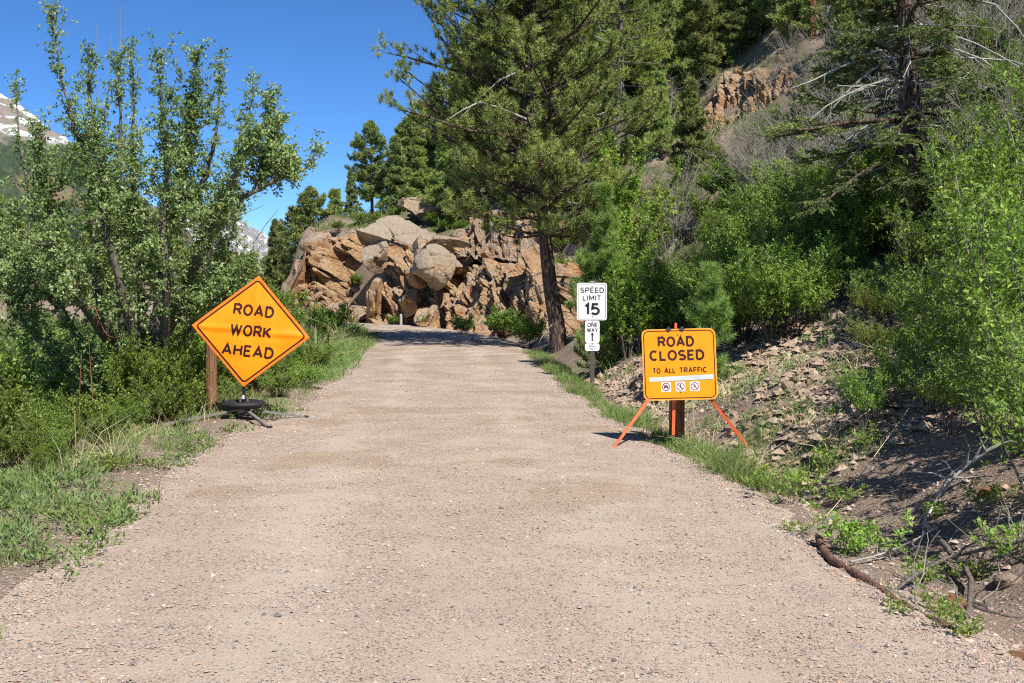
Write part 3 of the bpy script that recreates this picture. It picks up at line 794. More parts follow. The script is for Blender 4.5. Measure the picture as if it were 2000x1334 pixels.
M_RUBBER = flat_mat('black_rubber', (0.022, 0.022, 0.024), 0.62, 0.25, 22, 0.35, 0, 0.4, 0.004)
M_GSTEEL = flat_mat('weathered_grey_legs', (0.20, 0.19, 0.175), 0.7, 0.25, 25, 0.3)
M_POST = flat_mat('brown_sign_post', (0.105, 0.078, 0.066), 0.6, 0.15, 15)
def wood_mat(name, c1, c2, c3):
    m, nt, out = new_mat(name); q = NT(nt)
    tc = q.n('ShaderNodeTexCoord'); P = tc.outputs['Object']
    g = q.noise(q.scalev(P, (14, 14, 1.0)), 2.4, 7, 0.65, 0.4)
    w = q.noise(P, 2.2, 4, 0.6)
    cr = q.noise(q.scalev(P, (30, 30, 1.3)), 2.0, 3, 0.5)
    col = q.ramp(g, [(0.3, c1), (0.52, c2), (0.72, c3)])
    col = q.mix(q.mapr(w, 0.5, 0.75, 0, 0.6), col, tuple(x * 0.55 for x in c1))
    crack = q.mapr(cr, 0.30, 0.38, 0, 1)
    col = q.mix(crack, (0.03, 0.018, 0.012), col)
    q.l(q.bsdf(col, 0.85, q.bump(q.math('ADD', g, crack), 0.7, 0.01), 0.2), out.inputs[0])
    return m
M_WOOD = wood_mat('weathered_post_wood', (0.13, 0.06, 0.03), (0.24, 0.125, 0.065), (0.33, 0.20, 0.12))

def wood_post(name, x, y, r, top, label, z0=None, lean=(0, 0), seed=0, top_mat=None):
    b = gp(x, y); h = top - b.z
    k = 9; zz = np.linspace(-0.25, h, k); s = 22
    a = np.arange(s) / s * 2 * math.pi; rr = rng(seed)
    V = []
    for j, z_ in enumerate(zz):
        rad = r * (1.03 - 0.05 * j / k) * (1 + 0.03 * vnoise(np.cos(a) * 1.5, np.sin(a) * 1.5, z_ * 1.2, seed))
        V.append(np.stack([rad * np.cos(a) + lean[0] * z_, rad * np.sin(a) + lean[1] * z_, np.full(s, z_)], 1))
    V.append(V[-1] * [1, 1, 1] * 1.0); V[-1] = V[-1] - [lean[0] * h, lean[1] * h, 0]; V[-1][:, :2] *= 0.9; V[-1] += [lean[0] * h, lean[1] * h, 0.012]
    V = np.array(V); n = len(V); idx = np.arange(n * s).reshape(n, s)
    F = np.stack([idx[:-1], np.roll(idx[:-1], -1, 1), np.roll(idx[1:], -1, 1), idx[1:]], -1).reshape(-1, 4)
    o = link(name, make_mesh(name, [(V.reshape(-1, 3), F, 0), (V[-1].copy(), np.arange(s)[None], 0)], M_WOOD, smooth=False), None, b)
    return tag(o, label, 'post')

# ------------------------------------------------------------------ road work ahead sign
def road_work_sign():
    bx, by = atY(474, 17.6), 17.6
    gz = gp(bx, by).z
    t = thing('road_work_sign', 'orange diamond fabric sign reading ROAD WORK AHEAD, leaning on a low black stand', 'road sign', (bx, by, gz))
    Y = by - 0.02
    O = np.array([atY(490, Y) - bx, -0.02, zat(647, Y) - gz])
    ro, yw = R(-6.3), R(5)
    U = np.array([math.cos(ro) * math.cos(yw), math.sin(yw), math.sin(ro)])
    Vv = np.array([-math.sin(ro) * 0.98 + 0.03, 0.06, math.cos(ro)]); Vv /= np.linalg.norm(Vv)
    N = nrm(np.cross(U, Vv));
    if N[1] > 0: N = -N
    a, b = 0.835, 0.80                      # half diagonals
    def disp(u, v):
        m_ = 0.009 * np.exp(-((v + 0.012 * np.sin(u * 7)) / 0.035) ** 2) - 0.006 * np.exp(-((v + 0.06) / 0.05) ** 2)
        edge = np.clip(1 - np.abs(u) / a - np.abs(v) / b, 0, 1)
        w_ = 0.03 * np.sin(edge * 2.2) + fbm(u * 3.2, v * 5.0, 3.3, 3, 4) * 0.006
        p_ = 0.010 * np.exp(-((u) / 0.03) ** 2) * sst(0.3, 0.6, v) - 0.006 * np.exp(-((u - 0.07) / 0.05) ** 2) * sst(0.2, 0.7, np.abs(v))
        return m_ * np.clip(edge * 6, 0, 1) + w_ + p_ * np.clip(edge * 5, 0, 1)
    n = 64
    i = np.linspace(-1, 1, n + 1); I, J = np.meshgrid(i, i)
    u = (I - J) / 2 * a; v = (I + J) / 2 * b
    idx = np.arange((n + 1) ** 2).reshape(n + 1, n + 1)
    F = np.stack([idx[:-1, :-1], idx[:-1, 1:], idx[1:, 1:], idx[1:, :-1]], -1).reshape(-1, 4)
    ch = place([(np.stack([u, v, 0 * u], -1).reshape(-1, 3), F, 0)], O, U, Vv, N, disp)
    link('fabric_panel', make_mesh('fabric_panel', ch, M_VINYL, True), t)
    dia = lambda s: [(0, b * s), (a * s, 0), (0, -b * s), (-a * s, 0)]
    def rdia(s, r=0.05):
        P4 = np.array(dia(s)); out = []
        for k in range(4):
            p, q0, q1 = P4[k], P4[(k - 1) % 4], P4[(k + 1) % 4]
            d0, d1 = (q0 - p) / np.linalg.norm(q0 - p), (q1 - p) / np.linalg.norm(q1 - p)
            for tt in np.linspace(0, 1, 7):
                A_, B_ = p + d0 * r, p + d1 * r
                out.append(tuple((1 - tt) ** 2 * A_ + 2 * tt * (1 - tt) * p + tt ** 2 * B_))
        return out
    V_, F_ = ribbon(rdia(0.925), 0.022, True, 0.03, 0.003)
    link('border', make_mesh('border', place([(V_, F_, 0)], O, U, Vv, N, disp), M_INK), t)
    V_, F_ = ribbon(dia(0.982), 0.026, True, 0.03, 0.002)
    link('hem', make_mesh('hem', place([(V_, F_, 0)], O, U, Vv, N, disp), M_OEDGE), t)
    for s_, cy, w_, cx in (('ROAD', 0.298, 0.575, 0.0), ('WORK', 0.004, 0.58, 0.0), ('AHEAD', -0.285, 0.735, -0.005)):
        link('lettering', make_mesh('lettering', place(text_geo(s_, cx, cy, w_, 0.168, 0.185, z=0.004), O, U, Vv, N, disp), M_INK), t)
    # faded strip stain and rivets
    for (cx, cy) in ((0.0, 0.70), (0.0, -0.70), (0.72, 0.0), (-0.72, 0.0)):
        link('corner_pocket', make_mesh('corner_pocket', place([poly([(cx - .05, cy - .03), (cx + .05, cy - .03), (cx + .04, cy + .03), (cx - .04, cy + .03)], 0.0025)], O, U, Vv, N, disp), M_VINYL), t) if False else None
    # cross ribs behind
    c = place([(np.array([[-0.80, 0, -0.012], [0.80, 0, -0.012]]), np.array([[0, 1]]), 0), (np.array([[0, -0.80, -0.02], [0, 0.79, -0.02]]), np.array([[0, 1]]), 0)], O, U, Vv, N)
    link('rib', make_mesh('rib', [beam(c[0][0][0], c[0][0][1], 0.025, 0.006)], M_DSTEEL), t)
    link('rib', make_mesh('rib', [beam(c[1][0][0], c[1][0][1], 0.025, 0.006)], M_DSTEEL), t)
    low = c[1][0][0]
    # mast and base
    link('mast', make_mesh('mast', [beam((0, 0.03, 0.17), low + np.array([0, 0.01, 0.12]), 0.042, 0.042, up=(0, 1, 0))], M_DSTEEL), t)
    mid = np.array([0, 0.03, 0.17]) * 0.42 + low * 0.58
    link('label_sticker', make_mesh('label_sticker', [box(mid + [0, -0.028, -0.03], (0.03, 0.004, 0.055))], M_STICK), t)
    link('hub', make_mesh('hub', [box((0, 0.0, 0.115), (0.15, 0.15, 0.09)), box((0, 0, 0.19), (0.22, 0.10, 0.03))], M_DSTEEL), t)
    for sx_ in (-0.05, 0.05):
        a_ = np.linspace(0, 14 * math.pi, 110); sp_ = np.stack([sx_ + 0.018 * np.cos(a_), 0.018 * np.sin(a_), 0.20 + a_ / a_[-1] * 0.10], 1)
        link('spring', make_mesh('spring', [tubes(sp_[None], np.full((1, 110), .0035), 5)], M_GSTEEL), t)
    r1, r2 = 0.305, 0.17
    prof = [(r2, .205), (r2 + .02, .235), (r2 + .05, .247), (r1 - .06, .252), (r1 - .02, .245), (r1, .225), (r1 + .006, .205), (r1 - .02, .19), (r1 - .05, .15), (r1 - .09, .142), (r2 + .03, .15), (r2, .17)]
    ty = link('weight_ring', make_mesh('weight_ring', [lathe(prof, 48)], M_RUBBER, True), t)
    link('tread_band', make_mesh('tread_band', [lathe([(r1 + .003, .198), (r1 + .009, .204), (r1 + .009, .214), (r1 + .003, .219)], 48)], M_DSTEEL), ty)
    feet = [(-0.95, -0.84), (0.56, -0.98), (0.84, 0.30), (-0.60, 0.76)]
    for fx, fy in feet:
        fz = float(H(bx + fx, by + fy)) - gz
        fz = max(fz, -0.05)
        a_ = np.array([fx * 0.10, fy * 0.10, 0.125]); b_ = np.array([fx, fy, fz + 0.03])
        if fx < 0 and fy < 0: b_[2] = fz + 0.055
        lg = link('leg', make_mesh('leg', [beam(a_, b_, 0.05, 0.03)], M_GSTEEL), t)
        d_ = nrm(b_ - a_)
        link('foot_cap', make_mesh('foot_cap', [beam(b_ - d_ * 0.02, b_ + d_ * 0.035, 0.062, 0.05)], M_DSTEEL), lg)
    return t
road_work_sign()
wood_post('marker_post', atY(411, 19.0), 19.0, 0.088, zat(665, 19.0), 'weathered wooden post behind the left edge of the diamond sign', seed=3)

# ------------------------------------------------------------------ road closed sign
def road_closed_sign():
    Y = 15.0; cx = atY(1328, Y); gz = 0.0
    t = thing('road_closed_sign', 'square orange sign reading ROAD CLOSED TO ALL TRAFFIC on splayed orange legs', 'road sign', (cx, Y, gz))
    O = np.array([0, 0, zat(711.5, Y)])
    rl = R(1.3)
    U = np.array([math.cos(rl), 0.0, math.sin(rl)]); tb = R(10)
    Vv = np.array([-math.sin(rl) * math.cos(tb), math.sin(tb), math.cos(tb) * math.cos(rl)]); N = np.cross(U, Vv)
    if N[1] > 0: N = -N
    S = Y / FPX; w, h = 144.5 * S, 140 * S
    P = lambda ch: place(ch, O, U, Vv, N)
    link('board', make_mesh('board', P(plate(w, h, 12 * S, 0.004)), M_OBOARD), t)
    V_, F_ = ribbon(rrect(w - 0.048, h - 0.048, 10 * S), 0.012, True, 0.05, 0.0012)
    link('border', make_mesh('border', P([(V_, F_, 0)]), M_INK), t)
    V_, F_ = ribbon(rrect(w - 0.008, h - 0.008, 11.5 * S), 0.008, True, 0.05, 0.001)
    link('bright_edge', make_mesh('bright_edge', P([(V_, F_, 0)]), flat_mat('worn_orange_edge', (1.0, 0.42, 0.08), 0.4)), t)
    def tx(s_, x0, x1, yc, hpx, wt):
        link('lettering', make_mesh('lettering', P(text_geo(s_, ((x0 + x1) / 2 - 1328) * S, (711.5 - yc) * S, (x1 - x0) * S, hpx * S, wt, z=0.0012)), M_INK), t)
    tx('ROAD', 1286.5, 1358.5, 666.5, 21.5, 0.21)
    tx('CLOSED', 1269.5, 1377.5, 693.5, 21.5, 0.21)
    tx('TO', 1274.5, 1290.5, 723.6, 11, 0.2); tx('ALL', 1297.5, 1320, 723.4, 11, 0.2); tx('TRAFFIC', 1327, 1381.5, 723.0, 11, 0.2)
    tx('10', 1339, 1351, 739.0, 10.5, 0.2); tx('AM', 1358, 1380, 739.0, 10.5, 0.2)
    tp = [(-60 * S, -33.5 * S), (64.5 * S, -30.5 * S), (65 * S, -21 * S), (-60.5 * S, -25.0 * S)]
    link('grey_tape_strip', make_mesh('grey_tape_strip', P([poly([(x_, y_ + 0.0) for x_, y_ in tp], 0.0045)]), M_TAPE), t)
    ys = (711.5 - 755.2) * S; r = 7.2 * S
    for k, px in enumerate((1300.0, 1328.1, 1356.0)):
        ux = (px - 1328) * S
        st_ = link('round_ban_sticker', make_mesh('round_ban_sticker', P([poly([(ux - 9.3 * S, ys - 9.3 * S), (ux + 9.3 * S, ys - 9.3 * S), (ux + 9.3 * S, ys + 9.3 * S), (ux - 9.3 * S, ys + 9.3 * S)], 0.0012)]), M_STICK), t)
        st_['label'] = ['white sticker with a barred car', 'white sticker with a barred walker', 'white sticker with a barred arrow shaped figure'][k]
        V_, F_ = ribbon(_arc(ux, ys, r, r, 0, 360, 28), 1.6 * S, True, 1, 0.0030)
        a_ = 0.7071 * r
        V2, F2 = ribbon([(ux - a_, ys + a_), (ux + a_, ys - a_)], 1.3 * S, False, 1, 0.0034)
        link('ring_and_bar', make_mesh('ring_and_bar', P([(V_, F_, 0), (V2, F2, 0)]), M_RED), st_)
        f = lambda L, z_=0.0022: poly([(ux + x_ * S, ys + y_ * S) for x_, y_ in L], z_)
        if k == 0:
            g_ = [f([(-4.8, -1.8), (4.8, -1.8), (4.8, .6), (3.4, 1.2), (-3.4, 1.2), (-4.8, .6)]), f([(-3.0, 1.2), (3.0, 1.2), (2.0, 3.2), (-2.0, 3.2)], .0024), f([(-4.4, -3.4), (-2.6, -3.4), (-2.6, -1.8), (-4.4, -1.8)]), f([(2.6, -3.4), (4.4, -3.4), (4.4, -1.8), (2.6, -1.8)])]
        elif k == 1:
            g_ = [disc(ux + .2 * S, ys + 4.3 * S, 1.1 * S, .0022)]
            for p_ in ([(0, 3.2), (0, -.4), (-2.4, -4.6)], [(0, -.4), (2.2, -4.6)], [(-2.4, .8), (0, 2.8), (2.4, .8)]):
                Vq, Fq = ribbon([(ux + x_ * S, ys + y_ * S) for x_, y_ in p_], 1.2 * S, zoff=.0022 + .0001 * len(g_)); g_.append((Vq, Fq, 0))
        else:
            g_ = []
            for p_ in ([(-3.6, 2.6), (-.6, 2.6), (1.2, .2), (3.6, -2.4)], [(-.6, 2.6), (1.6, 4.0)], [(1.2, .2), (-.2, -3.4)]):
                Vq, Fq = ribbon([(ux + x_ * S, ys + y_ * S) for x_, y_ in p_], 1.3 * S, zoff=.0022 + .0001 * len(g_)); g_.append((Vq, Fq, 0))
        link('pictogram', make_mesh('pictogram', P(g_), M_BLACK), st_)
    for px, py in ((1326.5, 653.5), (1328, 766.5)):
        link('bolt', make_mesh('bolt', P([disc((px - 1328) * S, (711.5 - py) * S, 1.3 * S, .004, 8)]), M_DSTEEL), t)
    for px in (1309.0, 1335.5):
        ux, uy = (px - 1328) * S, h / 2 - 0.5 * S
        k_ = 5.6 * S
        c = plate(k_ * 1.45, k_ * 1.45, 0.006, 0.02, 2)
        co, si = math.cos(R(45)), math.sin(R(45))
        c = [(np.column_stack([V_[:, 0] * co - V_[:, 1] * si + ux, V_[:, 0] * si + V_[:, 1] * co + uy, V_[:, 2] + 0.012]), F_, m_) for V_, F_, m_ in c]
        link('corner_clip', make_mesh('corner_clip', P(c), M_DSTEEL), t)
    at_ = lambda px, py, off: np.array([(px - 1328) * S, off, zat(py, Y + off)])
    def leg(a_, b_, w_=0.034):
        link('leg', make_mesh('leg', [beam(a_, b_, w_, 0.022, up=(0, 1, 0))], M_OSTEEL), t)
    for a_px, b_px in (((1270, 776), (1191.5, 884)), ((1385, 776), (1466.5, 879))):
        gy_ = on(b_px[0], b_px[1])
        leg(at_(a_px[0], a_px[1], -0.012 if False else -0.055), np.array([gy_.x - cx, gy_.y - Y, gy_.z + 0.0]))
    leg(at_(1318.5, 779, 0.035), at_(1317, 850, 0.02), 0.036)
    # mast behind, stub above the board, rear strut to the ground
    top = at_(1323.5, 631, 0.16)
    leg(at_(1319, 790, 0.045), top, 0.03)
    fr = np.array([0.05, 1.25, float(H(cx + 0.05, Y + 1.25))])
    link('rear_strut', make_mesh('rear_strut', [beam(at_(1320, 700, 0.10), fr, 0.03, 0.022, up=(1, 0, 0))], M_OSTEEL), t)
    for yy in (-h / 2 + 0.05, h / 2 - 0.06):
        c = place([(np.array([[-w / 2 + .04, yy, -0.02], [w / 2 - .04, yy, -0.02]]), np.array([[0, 1]]), 0)], O, U, Vv, N)[0][0]
        link('back_rail', make_mesh('back_rail', [beam(c[0], c[1], 0.03, 0.02)], M_OSTEEL), t)
    return t
road_closed_sign()
wood_post('marker_post', atY(1323.5, 15.55), 15.55, 0.098, zat(700, 15.55), 'thick brown wooden post standing behind the square orange sign', seed=8)

# ------------------------------------------------------------------ speed limit post
def speed_sign():
    Y = 25.2; x = atY(1157.5, Y); g = gp(x, Y); S = Y / FPX
    t = thing('speed_limit_sign', 'white SPEED LIMIT 15 sign with ONE WAY and UPHILL ONLY plates on a brown post', 'traffic sign', (x, Y, g.z))
    zz = lambda py: zat(py, Y) - g.z
    link('post', make_mesh('post', [box((0, 0.055, (zz(548) - 0.3) / 2), (0.088, 0.088, zz(548) + 0.3))], M_POST), t)
    link('post_cap', make_mesh('post_cap', [box((-0.01, 0.055, zz(550)), (0.10, 0.098, 0.02))], M_ALU), t)
    U, Vv, N = (1, 0, 0), (0, 0, 1), (0, -1, 0)
    def panel(cxp, cyp, wp, hp, r, nm, border=True, edge=True):
        O = ((cxp - 1157.5) * S, 0, zz(cyp))
        p = link(nm, make_mesh(nm, place(plate(wp * S, hp * S, r * S, 0.003), O, U, Vv, N), M_WHITE), t)
        if border:
            V_, F_ = ribbon(rrect(wp * S - 4.6 * S, hp * S - 4.6 * S, (r - 1) * S), 0.9 * S, True, 0.05, 0.001)
            link('border', make_mesh('border', place([(V_, F_, 0)], O, U, Vv, N), M_BLACK), p)
        def tx(s_, x0, x1, yc, hh, wt, mat=M_BLACK):
            link('lettering', make_mesh('lettering', place(text_geo(s_, ((x0 + x1) / 2 - cxp) * S, (cyp - yc) * S, (x1 - x0) * S, hh * S, wt, z=0.001), O, U, Vv, N), mat), p)
        def bolt(px, py):
            link('bolt', make_mesh('bolt', place([disc((px - cxp) * S, (cyp - py) * S, 1.1 * S, .004, 8)], O, U, Vv, N), M_DSTEEL), p)
        return p, tx, bolt, O
    p, tx, bolt, O = panel(1156, 589, 58.5, 73, 4.5, 'speed_limit_plate')
    tx('SPEED', 1133, 1179.5, 567, 11, .17); tx('LIMIT', 1138, 1174, 582, 10.5, .17); tx('15', 1141, 1172, 604, 24.5, .20)
    bolt(1156.5, 559); bolt(1157, 617.5)
    p, tx, bolt, O = panel(1157, 648, 28.5, 43.5, 4.5, 'one_way_plate', False)
    tx('ONE', 1147.5, 1167.5, 634.5, 8.6, .18); tx('WAY', 1146.5, 1168, 644.8, 8.4, .18)
    f = lambda L, z_: poly([(x_ * S, y_ * S) for x_, y_ in L], z_)
    link('up_arrow', make_mesh('up_arrow', place([f([(-1.3, -18.5), (1.3, -18.5), (1.3, -5), (-1.3, -5)], .001), f([(-3.6, -6.5), (3.6, -6.5), (0, -1.2)], .0014)], O, U, Vv, N), M_BLACK), p)
    bolt(1157, 629)
    M_FADE = flat_mat('faded_grey_ink', (0.30, 0.31, 0.31), 0.5)
    p, tx, bolt, O = panel(1157, 678, 28.5, 15, 4.5, 'uphill_only_plate', False)
    tx('UPHILL', 1148.5, 1166, 676.2, 4.4, .18, M_FADE); tx('ONLY', 1151.5, 1163, 681.4, 4.2, .18, M_FADE)
    bolt(1157, 671.8)
speed_sign()
# ------------------------------------------------------------------ plant builders
M_PINE = leaf_mat('pine_needles', (0.178, 0.230, 0.067), (0.322, 0.370, 0.101), (0.114, 0.171, 0.059), 0.22, 0.9, 0.5)
M_PINE2 = leaf_mat('yellowish_pine_needles', (0.184, 0.242, 0.053), (0.319, 0.364, 0.089), (0.118, 0.161, 0.045), 0.22, 0.8, 0.5)
M_FARPINE = leaf_mat('far_pine_needles', (0.119, 0.151, 0.048), (0.226, 0.246, 0.070), (0.083, 0.110, 0.039), 0.15, 0.6, 0.6)
M_YPINE = leaf_mat('young_pine_needles', (0.138, 0.228, 0.055), (0.262, 0.359, 0.090), (0.103, 0.173, 0.053), 0.28, 1.5, 0.45)
M_FIR = leaf_mat('fir_needles', (0.103, 0.147, 0.052), (0.199, 0.241, 0.072), (0.072, 0.107, 0.045), 0.18, 1.2, 0.55)
M_LEAFG = leaf_mat('fresh_green_leaves', (0.143, 0.215, 0.038), (0.252, 0.341, 0.066), (0.097, 0.160, 0.032), 0.42, 1.6, 0.42, 0.35)
M_LEAFM = leaf_mat('mid_green_leaves', (0.119, 0.177, 0.038), (0.219, 0.285, 0.063), (0.089, 0.137, 0.031), 0.40, 1.4, 0.45, 0.3)
M_LEAFB = leaf_mat('bright_lime_leaves', (0.155, 0.235, 0.035), (0.24, 0.335, 0.055), (0.12, 0.18, 0.03), 0.42, 1.6, 0.42, 0.3)
M_APPLE = leaf_mat('grey_green_leaves', (0.115, 0.165, 0.045), (0.27, 0.32, 0.14), (0.085, 0.13, 0.035), 0.36, 1.1, 0.40, 0.4)
M_JUNI = leaf_mat('juniper_needles', (0.15, 0.20, 0.03), (0.26, 0.29, 0.05), (0.10, 0.15, 0.03), 0.2, 2.0, 0.5)
M_GRASS = leaf_mat('grass_blades', (0.085, 0.140, 0.034), (0.178, 0.230, 0.072), (0.145, 0.162, 0.064), 0.3, 0.7, 0.5)
M_DRY = leaf_mat('dry_grass_blades', (0.42, 0.34, 0.20), (0.55, 0.47, 0.31), (0.34, 0.26, 0.15), 0.2, 2.0, 0.6)
M_WEED = leaf_mat('grey_green_weeds', (0.086, 0.135, 0.045), (0.168, 0.230, 0.090), (0.115, 0.164, 0.041), 0.28, 1.2, 0.5)
M_BARKP = bark_mat('pine_bark', (0.055, 0.042, 0.035), (0.235, 0.165, 0.125), 9, 0.3, 0.8, 0.03)
M_BARKR = bark_mat('red_pine_bark', (0.10, 0.045, 0.025), (0.34, 0.15, 0.08), 7, 0.3, 0.8, 0.03)
M_BARKG = bark_mat('grey_branch_bark', (0.10, 0.085, 0.075), (0.26, 0.225, 0.20), 14, 0.4, 0.4, 0.01)
M_BARKD = bark_mat('dark_stem_bark', (0.035, 0.026, 0.022), (0.12, 0.085, 0.07), 14, 0.4, 0.4, 0.01)
M_TWIG = flat_mat('bare_grey_twigs', (0.27, 0.245, 0.205), 0.8, 0.35, 3)
M_DEAD = flat_mat('dead_silver_twigs', (0.36, 0.34, 0.32), 0.8, 0.3, 3)
M_REDTW = flat_mat('red_shoot_bark', (0.33, 0.10, 0.055), 0.6, 0.3, 4)
M_WHITEB = bark_mat('white_aspen_bark', (0.25, 0.22, 0.20), (0.62, 0.60, 0.57), 5, 1.5, 0.3, 0.01)

def lerp_path(pts, n):
    p = np.array(pts, float); t = np.linspace(0, len(p) - 1, n); i = np.minimum(t.astype(int), len(p) - 2); f = (t - i)[:, None]
    pp = np.vstack([2 * p[0] - p[1], p, 2 * p[-1] - p[-2]]); a, b, c, d = pp[i], pp[i + 1], pp[i + 2], pp[i + 3]
    return 0.5 * (2 * b + (c - a) * f + (2 * a - 5 * b + 4 * c - d) * f * f + (3 * b - a - 3 * c + d) * f ** 3)

def grow(S, D, L, k, rg, bend=(0, 0, 0), wig=0.1):
    """n curved paths from S along D, length L, bending towards `bend` as they go"""
    n = len(S); L = np.broadcast_to(L, n).astype(float); P_ = np.empty((n, k, 3)); P_[:, 0] = S; d = nrm(D.copy()); bend = np.array(bend, float)
    for j in range(1, k):
        d = nrm(d + bend / (k - 1) + rg.normal(0, wig, (n, 3)))
        P_[:, j] = P_[:, j - 1] + d * (L / (k - 1))[:, None]
    return P_
def sample(P_, t, idx=None):
    """points and tangents at param t (0..1) on paths idx"""
    n, k, _ = P_.shape; f = np.clip(t, 0, 0.9999) * (k - 1); i = f.astype(int); f = (f - i)[:, None]
    A = P_[idx, i]; B = P_[idx, i + 1]
    return A * (1 - f) + B * f, nrm(B - A)

def tree_thing(name, parts, label, cat, loc=(0, 0, 0), group=None, rz=0.0, scale=1.0):
    """parts: list of (part name, mesh)"""
    t = thing(name, label, cat, loc, (0, 0, rz), group, scale)
    for pn, me in parts: link(pn, me, t)
    return t

def conifer(seed, Hh, tr, base, rad, nb, side, tuft_per, nneed, nl, nw, mat, bark, lean=(0, 0), updown=(-0.15, 0.35), shape='round', kind='pine', dead=0, trunk_pts=None, droop=-0.2, seg=14, spread=0.85, sub_len=0.34, nr=0.9, tip0=0.35, jit=1.0, st0=0.28):
    rg = rng(seed)
    if trunk_pts is None:
        zz = np.linspace(-0.3, Hh, 7)
        trunk_pts = np.column_stack([lean[0] * (zz / Hh) ** 1.0 + fbm(zz * 0.3, seed * 1.7, 0, 2, 1) * 0.12 * (zz > 0.1), lean[1] * (zz / Hh) + fbm(zz * 0.3, seed * 2.7, 0, 2, 2) * 0.12 * (zz > 0.1), zz])
    T = lerp_path(trunk_pts, seg * 2)
    tt = np.linspace(0, 1, len(T)); R_ = tr * (1 - tt) ** 0.75 * (1 + 0.35 * np.exp(-tt * 25)) + 0.008
    wood = [tubes(T[None], R_[None], 12)]
    u = np.sort(rg.uniform(0, 1, nb)); hb = base + (0.985 - base) * u
    S, _ = sample(T[None], hb, np.zeros(nb, int))
    az = np.arange(nb) * 2.39996 + rg.normal(0, 0.35, nb)
    if shape == 'round': L = rad * (np.sin(np.clip(u * 0.93 + 0.12, 0, 1) * math.pi) ** 0.6 * 0.85 + 0.12 * (1 - u))
    elif shape == 'cone': L = rad * (1 - u) ** 0.75 * 0.95 + 0.06 * rad
    else: L = rad * (0.72 + 0.28 * np.sin(u * 5 + seed)) * (1 - u * u * 0.8)
    L = L * rg.uniform(0.55, 1.12, nb)
    el = updown[0] + (updown[1] - updown[0]) * u + rg.normal(0, 0.12, nb)
    D = np.stack([np.cos(az) * np.cos(el), np.sin(az) * np.cos(el), np.sin(el)], 1)
    B = grow(S, D, L, 7, rg, (0, 0, -droop * 1.0), 0.10)
    rb = np.clip(tr * 0.30 * (L / rad) ** 0.8, 0.006, None)[:, None] * np.linspace(1, 0.22, 7)[None]
    wood.append(tubes(B, rb, 5))
    ns = nb * side
    bi = np.repeat(np.arange(nb), side); t = np.tile(np.linspace(st0, 1.0, side), nb) + rg.normal(0, 0.03, ns); t = np.clip(t, 0.2, 1)
    S2, T2 = sample(B, t, bi)
    lat = nrm(np.cross(T2, [0, 0, 1.0])); sg = np.where(np.arange(ns) % 2 == 0, 1, -1)[:, None]
    D2 = nrm(T2 * 0.75 + lat * sg * spread + np.array([0, 0, 1.0]) * rg.uniform(-0.1, 0.5, (ns, 1)) + rg.normal(0, 0.2, (ns, 3)))
    L2 = L[bi] * sub_len * (1.25 - t) * rg.uniform(0.6, 1.3, ns) + 0.12
    C = grow(S2, D2, L2, 4, rg, (0, 0, 0.35 if kind == 'pine' else -0.15), 0.12)
    wood.append(tubes(C, np.linspace(1, 0.4, 4)[None] * np.clip(L2 * 0.018, 0.004, 0.03)[:, None], 3))
    fol = []
    if kind == 'pine':
        nt_ = ns * tuft_per; ci = np.repeat(np.arange(ns), tuft_per)
        tt = np.tile(np.linspace(tip0, 1.0, tuft_per), ns); Pt, Tt_ = sample(C, tt, ci)
        Pt = Pt + jit * rg.normal(0, 0.07 + 0.05 * rad / 4, (nt_, 3)) * (tt < 0.97)[:, None]
        dd = nrm(Tt_ * 0.8 + np.array([0, 0, 0.55]) + rg.normal(0, 0.3, (nt_, 3)))
        ni = np.repeat(np.arange(nt_), nneed)
        nd = nrm(dd[ni] * 0.62 + unit(nt_ * nneed, rg) * nr)
        fol.append(needles(Pt[ni] + dd[ni] * (rg.uniform(-0.3, 0.45, (len(ni), 1)) * nl), nd, nl * rg.uniform(0.7, 1.15, len(ni)), nw, rg))
    else:
        nt_ = ns * tuft_per; ci = np.repeat(np.arange(ns), tuft_per)
        tt = rg.uniform(0.1, 1.0, nt_); Pt, Tt_ = sample(C, tt, ci)
        side_ = nrm(np.cross(Tt_, [0, 0, 1.0])) * np.where(rg.uniform(size=(nt_, 1)) > .5, 1, -1)
        td = nrm(Tt_ * 0.8 + side_ * 0.7 + rg.normal(0, 0.18, (nt_, 3)) + [0, 0, -0.1])
        ni = np.repeat(np.arange(nt_), nneed)
        along = rg.uniform(0, 1, (len(ni), 1)) * nl * 3.2
        nd = nrm(td[ni] * 0.7 + unit(len(ni), rg) * 0.8 * [1, 1, 0.5])
        fol.append(needles(Pt[ni] + td[ni] * along, nd, nl * rg.uniform(0.7, 1.2, len(ni)), nw, rg))
    parts = [('trunk', make_mesh('trunk', wood, bark, True)), ('crown', make_mesh('crown', fol, mat))]
    if dead:
        hd = rg.uniform(0.12, base + 0.45, dead); S, _ = sample(T[None], hd, np.zeros(dead, int))
        az = rg.uniform(0, 6.283, dead); D = np.stack([np.cos(az), np.sin(az), rg.uniform(-0.35, 0.25, dead)], 1)
        Ld = rg.uniform(0.25, 0.75, dead) * rad * (0.5 + hd); Bd = grow(S, D, Ld, 6, rg, (0, 0, -0.7), 0.13)
        ch = [tubes(Bd, np.linspace(1, 0.25, 6)[None] * (Ld * 0.012 + 0.003)[:, None], 4)]
        n5 = dead * 9; bi = np.repeat(np.arange(dead), 9); S2, T2 = sample(Bd, rg.uniform(0.15, 1, n5), bi)
        C2 = grow(S2, nrm(T2 * 0.6 + unit(n5, rg) * 0.9), rg.uniform(0.12, 0.42, n5), 4, rg, (0, 0, -0.9), 0.2)
        ch.append(tubes(C2, np.array([[0.006, 0.005, 0.004, 0.002]]), 3))
        parts.append(('dead_branches', make_mesh('dead_branches', ch, M_DEAD, True)))
